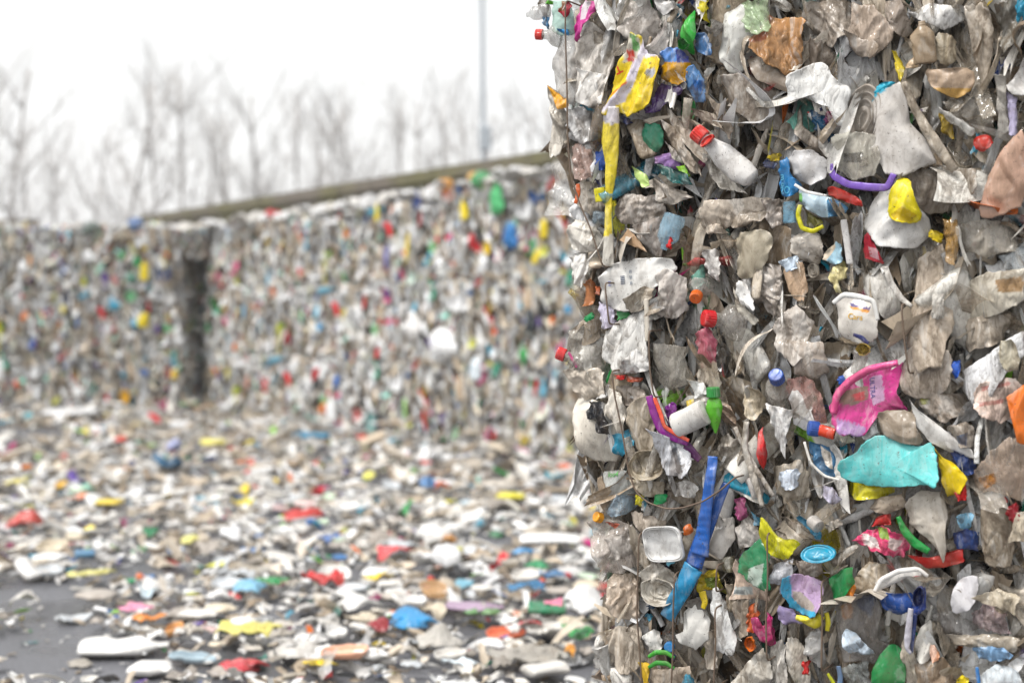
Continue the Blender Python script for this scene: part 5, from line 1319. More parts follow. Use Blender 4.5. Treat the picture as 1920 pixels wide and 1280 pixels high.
for px, py, w, h, kind, col, rot, lab in [
    (713, 398, 14, 34, 'crushed_bottle', '#f2d81e', 0, 'yellow bottle'), (764, 462, 18, 58, 'film_sheet', '#f2cf1a', 8, 'long yellow strip'), (876, 395, 24, 36, 'crushed_bottle', '#f2d516', -15, 'yellow crushed bottle'),
    (1018, 430, 24, 40, 'plastic_bag', '#f2d516', 8, 'yellow bag'), (919, 464, 18, 26, 'food_tub', '#f0c80e', 0, None), (903, 464, 14, 18, 'food_tub', '#c81c24', 0, None),
    (957, 442, 40, 54, 'plastic_bag', '#2a78bc', 0, 'blue crumpled bag'), (938, 372, 44, 60, 'plastic_bag', '#58c47c', 0, 'green film'), (782, 375, 28, 36, 'plastic_bag', '#5a6cb0', 0, 'blue violet film'),
    (845, 366, 30, 20, 'food_tub', '#f08050', 0, 'salmon tub'), (834, 645, 76, 70, 'plastic_bag', '#f6f6f4', -20, 'big white bag bulging out of the row'), (900, 690, 38, 44, 'crushed_bottle', '#dbe4ea', 0, 'pale blue white bottle'),
    (545, 634, 26, 26, 'plastic_bag', '#8c1020', 0, 'dark red bag'), (547, 632, 14, 14, 'food_tub', '#c04020', 0, None), (676, 778, 26, 26, 'food_tub', '#c8504c', 0, 'dull red round lid'),
    (703, 792, 30, 40, 'food_tub', '#7fb0ac', 0, 'grey teal oval tub'), (630, 775, 30, 70, 'crushed_bottle', '#f2f2f4', -10, 'tall white bottle'), (804, 788, 16, 44, 'film_sheet', '#d8302c', -15, 'red strip'),
    (790, 784, 14, 22, 'film_sheet', '#2a5c9a', 0, None), (766, 765, 14, 40, 'film_sheet', '#8ccf50', 0, 'lime green strip'), (993, 826, 24, 24, 'food_tub', '#f0d416', 0, 'yellow round lid'),
    (1012, 726, 14, 34, 'film_sheet', '#c82020', 10, 'red film'), (1003, 716, 12, 26, 'film_sheet', '#2c8a44', 0, None), (836, 837, 20, 12, 'film_sheet', '#e8d02a', 80, None), (1070, 580, 26, 16, 'film_sheet', '#3a9ccc', 80, None),
    (752, 602, 14, 12, 'food_tub', '#c02040', 0, None), (930, 620, 14, 14, 'food_tub', '#e06030', 0, None), (784, 610, 44, 56, 'plastic_bag', '#ece9e6', 0, None), (915, 500, 44, 22, 'plastic_bag', '#f2f2f0', 90, None),
    (780, 520, 26, 24, 'food_tub', '#cfe0d4', 0, None), (724, 482, 22, 44, 'film_sheet', '#7a78b4', 0, 'lavender strip'), (570, 588, 12, 20, 'film_sheet', '#58b050', 20, None), (603, 610, 16, 20, 'food_tub', '#6ab0dc', 0, None),
    (465, 585, 12, 30, 'film_sheet', '#38a0d0', 0, 'sky blue film'), (420, 700, 12, 28, 'film_sheet', '#5a3c9c', 0, 'purple film'), (440, 700, 12, 24, 'film_sheet', '#e8d84a', 0, None), (475, 715, 10, 24, 'film_sheet', '#e06a40', 0, None),
    (653, 437, 14, 16, 'food_tub', '#e88838', 0, None), (1000, 600, 34, 50, 'plastic_bag', '#2a3238', 0, 'dark film'), (905, 640, 26, 26, 'plastic_bag', '#ecebe8', 0, None), (960, 805, 16, 16, 'food_tub', '#e8e6e0', 0, None)]:
    P = row_hit(px, py)
    for b, c, e, inn, z0, H in far_bales:
        s = (P - c) @ e
        if e[0] < .9 and (c - RO) @ RI < .5 and -.02 <= s < FL + .02 and z0 <= P[2] < z0 + H + .05:
            o = bpy.data.objects.new(kind, get_proto(kind, col)); COL.objects.link(o); o.parent = b
            m = P[1] / FPX
            o.scale = (w * m * 2.2, h * m, w * m * 1.4) if kind == 'crushed_bottle' else (w * m * 1.5, h * m, w * m)
            o.location = (s - FL / 2, -FD / 2 - .07, P[2] - z0)
            o.rotation_euler = (math.radians(90), math.radians(rot), 0)
            if lab: o['label'] = lab
            break

# loose rubbish lying along the tops of the far bales
def loose(kind, col, seed, size, mat='film', n=30, r=8):
    rng = np.random.default_rng(seed)
    mb = MB()
    V, F, T = sheet([(-.5, -.32), (.1, -.45), (.5, -.2), (.42, .3), (-.05, .45), (-.45, .28)], rng, n, r, .30, .06, .32, .06)
    mb.add(V * size, F, C(col))
    return mb.build(kind, MAT[mat])
for i in range(74):
    s = (i + prand.random()) / 74 * 9.7
    c = int(s // (FL + .012)); zt = 3 * (.905 + .011 * min(c, 9))
    P = RO + RE * s + RI * prand.uniform(-.10, .30)
    col = prand.choice(['#f2f1ee', '#f2f1ee', '#e4e1db', '#dcd8d0', '#f4f4f2'])
    sz = prand.uniform(.18, .32)
    o = loose('plastic_bag', col, 900 + i, sz)
    o.location = (P[0], P[1], zt + .01 + prand.uniform(0, .06)); o.rotation_euler = (prand.uniform(-.5, .5), prand.uniform(-.5, .5), prand.uniform(0, 6))
    tag(o, 'pale loose bag lying along the top of the long far row of bales', 'bag', 'pale loose bags on the far row')
for px, py, col, sz, lab in [(500, 402, '#d02030', .22, 'small red bag on top of the far row near the wall'), (895, 338, '#2f9a58', .3, 'dark green bag on top of the far row below the lamp post'),
                             (822, 345, '#e6a03a', .2, 'orange scrap on top of the far row left of the green bag'), (875, 330, '#e8b050', .16, 'small amber scrap on top of the far row touching the green bag'),
                             (168, 428, '#6a7a74', .3, 'grey green bag on top of the far left stack'), (250, 420, '#5a7fb4', .28, 'slate blue bag on top of the far left stack')]:
    P = row_hit(px, py) if px > 400 else left_hit(px, py)
    o = loose('plastic_bag', col, int(950 + px), sz)
    n_ = RI if px > 400 else np.array((0, 1, 0))
    o.location = tuple(P + n_ * .10)
    o.rotation_euler = (1.1, prand.uniform(-.4, .4), prand.uniform(-.6, .6))
    tag(o, lab, 'bag')
for i in range(12):
    o = loose('plastic_bag', prand.choice(['#f0efec', '#dcd8d0', '#c8c0b4']), 980 + i, prand.uniform(.18, .3))
    o.location = (-7.8 + i * .24, 20.9 + prand.uniform(0, .4), 2.70 + prand.uniform(0, .03)); o.rotation_euler = (prand.uniform(-.4, .4), prand.uniform(-.4, .4), prand.uniform(0, 6))
    tag(o, 'pale loose bag lying along the top of the far left stack', 'bag', 'pale loose bags on the far left stack')

for i, (x, y, z, sz, rz) in enumerate([(-4.80, 21.1, 2.68, .42, .2), (-4.6, 21.3, 2.68, .4, 1.1), (-4.7, 21.7, 2.68, .5, 2.0), (-4.9, 21.35, 2.70, .38, .6)]):
    o = loose('plastic_bag', ['#e6e2da', '#d6cfc4', '#dcd8d0', '#c9c2b8'][i], 1100 + i, sz)
    o.location = (x, y, z); o.rotation_euler = (.05, .08, rz)
    tag(o, 'pale bag slumped across the top of the dark gap between the bale stacks', 'bag', 'pale bags over the dark gap')
# ------------------------------------------------------------------ concrete walls behind the bales
mw, nt, N, L = nodes_of('mossy_concrete')
o_ = N.new('ShaderNodeOutputMaterial'); bs = N.new('ShaderNodeBsdfPrincipled')
tc = N.new('ShaderNodeTexCoord')
n1 = N.new('ShaderNodeTexNoise'); n1.inputs['Scale'].default_value = .9; n1.inputs['Detail'].default_value = 6
n2 = N.new('ShaderNodeTexNoise'); n2.inputs['Scale'].default_value = 9; n2.inputs['Detail'].default_value = 5
for q in (n1, n2): L.new(tc.outputs['Object'], q.inputs['Vector'])
c1 = mixrgb(N, L, ramp(N, L, n1.outputs[0], .42, .58), C('#71695f'), C('#6c6849'))
c2 = mixrgb(N, L, ramp(N, L, n2.outputs[0], .45, .65, 0, .5), c1, C('#504a42'))
L.new(c2, bs.inputs['Base Color']); bs.inputs['Roughness'].default_value = .9
L.new(bs.outputs[0], o_.inputs[0])
def wall(p0, p1, h0, h1, th, label):
    p0, p1 = np.array(p0, float), np.array(p1, float)
    d = p1 - p0; ln = np.linalg.norm(d[:2]); d /= ln
    n = np.array((-d[1], d[0], 0))
    root = empty('concrete_wall', tuple(p0), 0)
    tag(root, label, 'wall')
    k = max(1, int(ln / 2.4))
    for part, lo, hi, extra in (('wall_panel', 0, -.16, 0), ('coping', -.16, 0, .05)):
        mb = MB()
        for i in range(k):
            a, b = d * ln * i / k + d * .012, d * ln * (i + 1) / k - d * .012
            ha, hb = h0 + (h1 - h0) * i / k, h0 + (h1 - h0) * (i + 1) / k
            vs = []
            for q, hh in ((a, ha), (b, hb)):
                for s in (-extra, th + extra):
                    for z in ((0 if part == 'wall_panel' else hh + lo + .003), hh + hi):
                        vs.append(q + n * s + np.array((0, 0, z)))
            mb.add(vs, [[0, 1, 3, 2], [4, 6, 7, 5], [0, 4, 5, 1], [2, 3, 7, 6], [1, 5, 7, 3], [0, 2, 6, 4]], (.3, .3, .3))
        mb.build(part, mw, root, smooth=False)
W0 = np.array((-3.36, 22.33, 0))
wall(W0 + RE * -6.3, W0 + RE * 14, 3.27, 3.59, .3, 'mossy grey concrete wall rising behind the far row of bales')
wall((-16, 31.5, 0), (-10.3, 30.5, 0), 3.38, 3.42, .3, 'low green stained wall end behind the far left stack')

# ------------------------------------------------------------------ lamp post
ml, nt, N, L = nodes_of('galvanised_steel')
o_ = N.new('ShaderNodeOutputMaterial'); bs = N.new('ShaderNodeBsdfPrincipled')
n1 = N.new('ShaderNodeTexNoise'); n1.inputs['Scale'].default_value = 6
L.new(mixrgb(N, L, n1.outputs[0], C('#a3aab0'), C('#bcc2c7')), bs.inputs['Base Color'])
bs.inputs['Metallic'].default_value = .35; bs.inputs['Roughness'].default_value = .5
L.new(bs.outputs[0], o_.inputs[0])
lp = empty('lamp_post', (-.62, 33, 0))
tag(lp, 'slender grey lamp post with a box behind the concrete wall', 'lamp post')
mb = MB(); V, F = lathe((0, 0, 0), (-.11, 0, 13.2), [(0, .075), (.02, .075), (1, .045)], None, 16, 12, 1, up=(0, 1, 0)); mb.add(V, F, (.4,) * 3); mb.build('pole', ml, lp)
mb = MB()
def boxv(mb, c, s, col=(.4, .4, .4), bev=.02):
    x, y, z = s[0] / 2, s[1] / 2, s[2] / 2
    prof = [(1 - bev / x, -z), (1, -z + bev), (1, z - bev), (1 - bev / x, z)]
    n = 4; V = []
    for k_, zz in prof:
        for sx, sy in ((-1, -1), (1, -1), (1, 1), (-1, 1)):
            V.append((c[0] + sx * x * k_, c[1] + sy * y * k_, c[2] + zz))
    V += [(c[0], c[1], c[2] - z), (c[0], c[1], c[2] + z)]
    mb.add(V, tube_faces(4, 4, True), col)
boxv(mb, (.0, -.16, 5.42), (.28, .2, .56)); mb.build('control_box', ml, lp, smooth=False)
mb = MB(); V, F = wire_tube([(-.11, 0, 13.1), (-.10, -.2, 13.5), (-.08, -1.2, 13.7)], .035, 10); mb.add(V, F, (.4,) * 3); mb.build('arm', ml, lp)
mb = MB(); boxv(mb, (-.08, -1.5, 13.68), (.3, .75, .14)); mb.build('lamp_head', ml, lp, smooth=False)

# ------------------------------------------------------------------ bare trees beyond the yard
mt, nt, N, L = nodes_of('haze_paled_bark')
o_ = N.new('ShaderNodeOutputMaterial'); bs = N.new('ShaderNodeBsdfPrincipled')
tc = N.new('ShaderNodeTexCoord'); n1 = N.new('ShaderNodeTexNoise'); n1.inputs['Scale'].default_value = 7; n1.inputs['Detail'].default_value = 5
L.new(tc.outputs['Object'], n1.inputs['Vector'])
L.new(mixrgb(N, L, ramp(N, L, n1.outputs[0], .35, .65), C('#98938f'), C('#c2bdb8')), bs.inputs['Base Color'])  # bark colour lightened to imitate haze over the trees
bs.inputs['Roughness'].default_value = .9; L.new(bs.outputs[0], o_.inputs[0])

def tree_meshes(seed, H, forks, spread):
    rng = np.random.default_rng(seed)
    trunk, crown = MB(), MB()
    def limb(mb, p, d, ln, r0, r1, seg, n, wob):
        pts = [np.array(p)]; dd = np.array(d)
        for _ in range(seg):
            dd = dd + rng.normal(0, wob, 3) + np.array((0, 0, .05)); dd /= np.linalg.norm(dd)
            pts.append(pts[-1] + dd * ln / seg)
        pts = np.array(pts); rs = np.linspace(r0, r1, len(pts))
        tg = np.gradient(pts, axis=0); tg /= np.linalg.norm(tg, axis=1)[:, None]
        sd = np.cross(tg, (.11, .98, .15)); sd /= np.linalg.norm(sd, axis=1)[:, None]; up = np.cross(sd, tg)
        a = np.arange(n) / n * 2 * math.pi
        V = pts[:, None] + sd[:, None] * (np.cos(a)[None, :] * rs[:, None])[..., None] + up[:, None] * (np.sin(a)[None, :] * rs[:, None])[..., None]
        V = np.concatenate([V.reshape(-1, 3), [pts[0]], [pts[-1]]])
        mb.add(V, tube_faces(n, len(pts), True), (.3, .3, .3))
        return pts, tg
    def grow(p, d, ln, r, lev):
        mb = trunk if lev == 0 else crown
        pts, tg = limb(mb, p, d, ln, r, r * (.45 if lev < 3 else .3), [7, 6, 5, 4][lev], [9, 6, 4, 3][lev], [.05, .09, .12, .15][lev])
        if lev == 3: return
        m = [forks + 2, 6, 4][lev]
        for i in range(m):
            t = rng.uniform(.28 if lev == 0 else .2, 1.0)
            k = min(len(pts) - 1, int(t * (len(pts) - 1)))
            q = pts[k]; base = tg[k]
            side = rng.normal(0, 1, 3); side -= base * (side @ base); side /= np.linalg.norm(side)
            dd = base * rng.uniform(.75, 1.0) + side * spread * rng.uniform(.7, 1.5) + np.array((0, 0, .12)); dd /= np.linalg.norm(dd)
            grow(q, dd, ln * rng.uniform(.38, .62) * (1.15 - .5 * t), r * (1 - .55 * t) * rng.uniform(.4, .62), lev + 1)
    grow(np.array((0, 0, 0.)), np.array((rng.normal(0, .06), rng.normal(0, .06), 1.)), H * .82, H * .0082, 0)
    return trunk.mesh('trunk', mt), crown.mesh('crown', mt)

tvar = [tree_meshes(40 + i, 12, 10, .62 + .12 * (i % 3)) for i in range(5)]
TREES = [(-70, 70, 55), (8, 60, 48), (60, 230, 66), (100, 235, 60), (150, 180, 72), (215, 95, 55), (292, 105, 58), (345, 90, 60), (395, 170, 72), (440, 150, 66), (500, 130, 60), (548, 150, 66), (590, 170, 74), (625, 185, 70), (668, 160, 72), (705, 145, 68), (745, 140, 70), (785, 140, 66), (830, 130, 64), (872, 160, 74), (935, 165, 76), (975, 150, 72), (1010, 160, 74)]
nleft = sum(1 for q in TREES if q[0] < 903)
for i, (px, top, dep) in enumerate(TREES):
    Hh = CAMZ + (HORY - top) * dep / FPX
    t = empty('bare_tree', ((px - 960) * dep / FPX, dep, 0), prand.uniform(0, 6.28))
    for nm, me in zip(('trunk', 'crown'), tvar[i % 5]):
        o = bpy.data.objects.new(nm, me); COL.objects.link(o); o.parent = t
    s = Hh / 11.0
    t.scale = (s, s, s)
    if px < 903:
        k = nleft - i
        nm = (ORD + ['eleventh', 'twelfth', 'thirteenth', 'fourteenth', 'fifteenth', 'sixteenth', 'seventeenth', 'eighteenth', 'nineteenth', 'twentieth', 'twenty-first', 'twenty-second'])[k - 1]
        lab = f'bare grey winter tree beyond the wall, {nm} to the left of the lamp post'
    else:
        lab = f'bare grey winter tree beyond the wall, {ORD[i - nleft]} to the right of the lamp post'
    tag(t, lab, 'tree', 'bare trees beyond the yard')

# ------------------------------------------------------------------ the damp winter air
mh, nt, N, L = nodes_of('haze')
o_ = N.new('ShaderNodeOutputMaterial'); pv = N.new('ShaderNodeVolumePrincipled')
pv.inputs['Color'].default_value = (.97, .98, 1, 1); pv.inputs['Density'].default_value = .0018; pv.inputs['Anisotropy'].default_value = .2
L.new(pv.outputs[0], o_.inputs['Volume'])
mb = MB()
a, b = (-260, -50, -1), (260, 410, 22)
mb.add([(x, y, z) for x in (a[0], b[0]) for y in (a[1], b[1]) for z in (a[2], b[2])], [[0, 1, 3, 2], [4, 6, 7, 5], [0, 4, 5, 1], [2, 3, 7, 6], [1, 5, 7, 3], [0, 2, 6, 4]], (1, 1, 1))
tag(mb.build('haze', mh, smooth=False), 'thin white winter haze in front of the bare trees', kind='stuff')
# ------------------------------------------------------------------ loose rubbish on the ground
def gp(px, py):
    Y = CAMZ * FPX / (py - HORY)
    return np.array(((px - 960) * Y / FPX, Y, 0.0))
def to_px(P):
    return 960 + P[0] / P[1] * FPX, HORY + (CAMZ - P[2]) / P[1] * FPX

BARE = [(110, 1232, 150, 52), (60, 1130, 110, 36), (260, 1268, 170, 26), (45, 818, 85, 15), (660, 1090, 75, 14), (940, 1025, 75, 16), (900, 1200, 60, 16), (1010, 1268, 110, 14), (250, 1085, 110, 14), (130, 1170, 70, 20), (470, 1268, 90, 12), (340, 1200, 40, 10)]
def bare(px, py):
    return any(((px - x) / a) ** 2 + ((py - y) / b) ** 2 < 1 for x, y, a, b in BARE)

def lit_mesh(kind, L_, W_, Hh, col, seed, n=34, r=9, cf=None):
    """a crushed thing lying flat: x along its length, z up, standing on z = 0"""
    rng = np.random.default_rng(seed)
    if kind in ('crushed_bottle', 'crushed_tube'):
        prof = BOTTLE if kind == 'crushed_bottle' else CAN
        V, F = lathe((-L_ / 2, 0, 0), (L_ / 2, 0, 0), [(t, q * W_ / 2) for t, q in prof], rng, 22, 24, min(1, Hh / W_), W_ * .12, W_ * .5, up=(0, 0, 1), bend=rng.uniform(-.12, .12) * L_)
    elif kind in ('food_tub', 'jar_lid'):
        V, F = dish((0, 0, 0), L_ / 2, W_ / 2, rng.uniform(-.3, .3), Hh * .7, rng, n=40, sq=2.0 if kind == 'jar_lid' else 3.2, amp=.006, up_tilt=(rng.uniform(-.15, .15), rng.uniform(-.1, .25)))
    elif kind == 'bottle_cap':
        V, F = lathe((0, 0, 0), (L_ * .3, 0, L_ * .5), [(t, q * L_ / 2) for t, q in CAPP], None, 24, None, 1, up=(0, 1, 0))
    elif kind == 'film_strip':
        V, F = ribbon([((k / 5 - .5) * L_, rng.normal(0, W_ * .6), rng.uniform(0, Hh)) for k in range(6)], W_, .003, 5, 6, .25, rng, .004)
    else:
        m = rng.integers(6, 10)
        th = np.arange(m) / m * 2 * math.pi + rng.uniform(-.25, .25, m)
        rad = rng.uniform(.75, 1.15, m)
        poly = np.stack([np.cos(th) * rad * L_ / 2, np.sin(th) * rad * W_ / 2], 1)
        big = kind == 'plastic_bag'
        V, F, T = sheet(poly, rng, n, r, Hh * (.65 if big else .25), Hh * .24, min(L_, W_) * .45, Hh * (.12 if big else .35), 0, jitter=.06, spike=.32, fold=rng.uniform(.08, .25), bend=rng.normal(0, .2))
    V = np.array(V); V[:, 2] -= V[:, 2].min()
    return V, F, np.tile(np.array(C(col)), (len(V), 1))

def litter(kind, px, py, wpx, hpx, col, label, cat, rot=0.0, dpx=None, mat='film', z=0.0, group=None, parts=(), seed=None):
    """px,py: middle of the lower edge in the photograph; wpx, hpx: size there"""
    P = gp(px, py)
    m = P[1] / FPX
    asp = CAMZ / P[1]                                     # how much a depth on the ground is foreshortened
    Hh = hpx * m * (.55 if group or kind != 'carton' else 1.05)
    dep = min(max(hpx * m * .5 / asp, hpx * m * .8), wpx * m * 1.3)
    V, F, c = lit_mesh(kind, wpx * m, dep, Hh, col, seed or int(px * 7 + py))
    mb = MB(); mb.add(V, F, c)
    o = mb.build(kind, MAT[{'film': 'litter_film', 'clear': 'litter_clear', 'hard': 'litter_hard'}.get(mat, mat)])
    o.location = (P[0], P[1] + dep * .45, z + .003)
    o.rotation_euler = (0, 0, math.radians(rot))
    tag(o, label, cat, group)
    for pk, cc, fr in parts:                              # a differently coloured piece of the same thing
        w2, d2 = wpx * m * fr, dep * .8
        V, F, c = lit_mesh('film_sheet' if pk != 'bottle_cap' else 'bottle_cap', w2, d2, Hh * .6, cc, int(px + py))
        V[:, 2] += Hh * .75 if pk != 'bottle_cap' else Hh * .2
        V[:, 0] += wpx * m * (.5 if pk == 'bottle_cap' else .18)
        mb = MB(); mb.add(V, F, c)
        mb.build(pk, MAT['clean'], o)
    return o

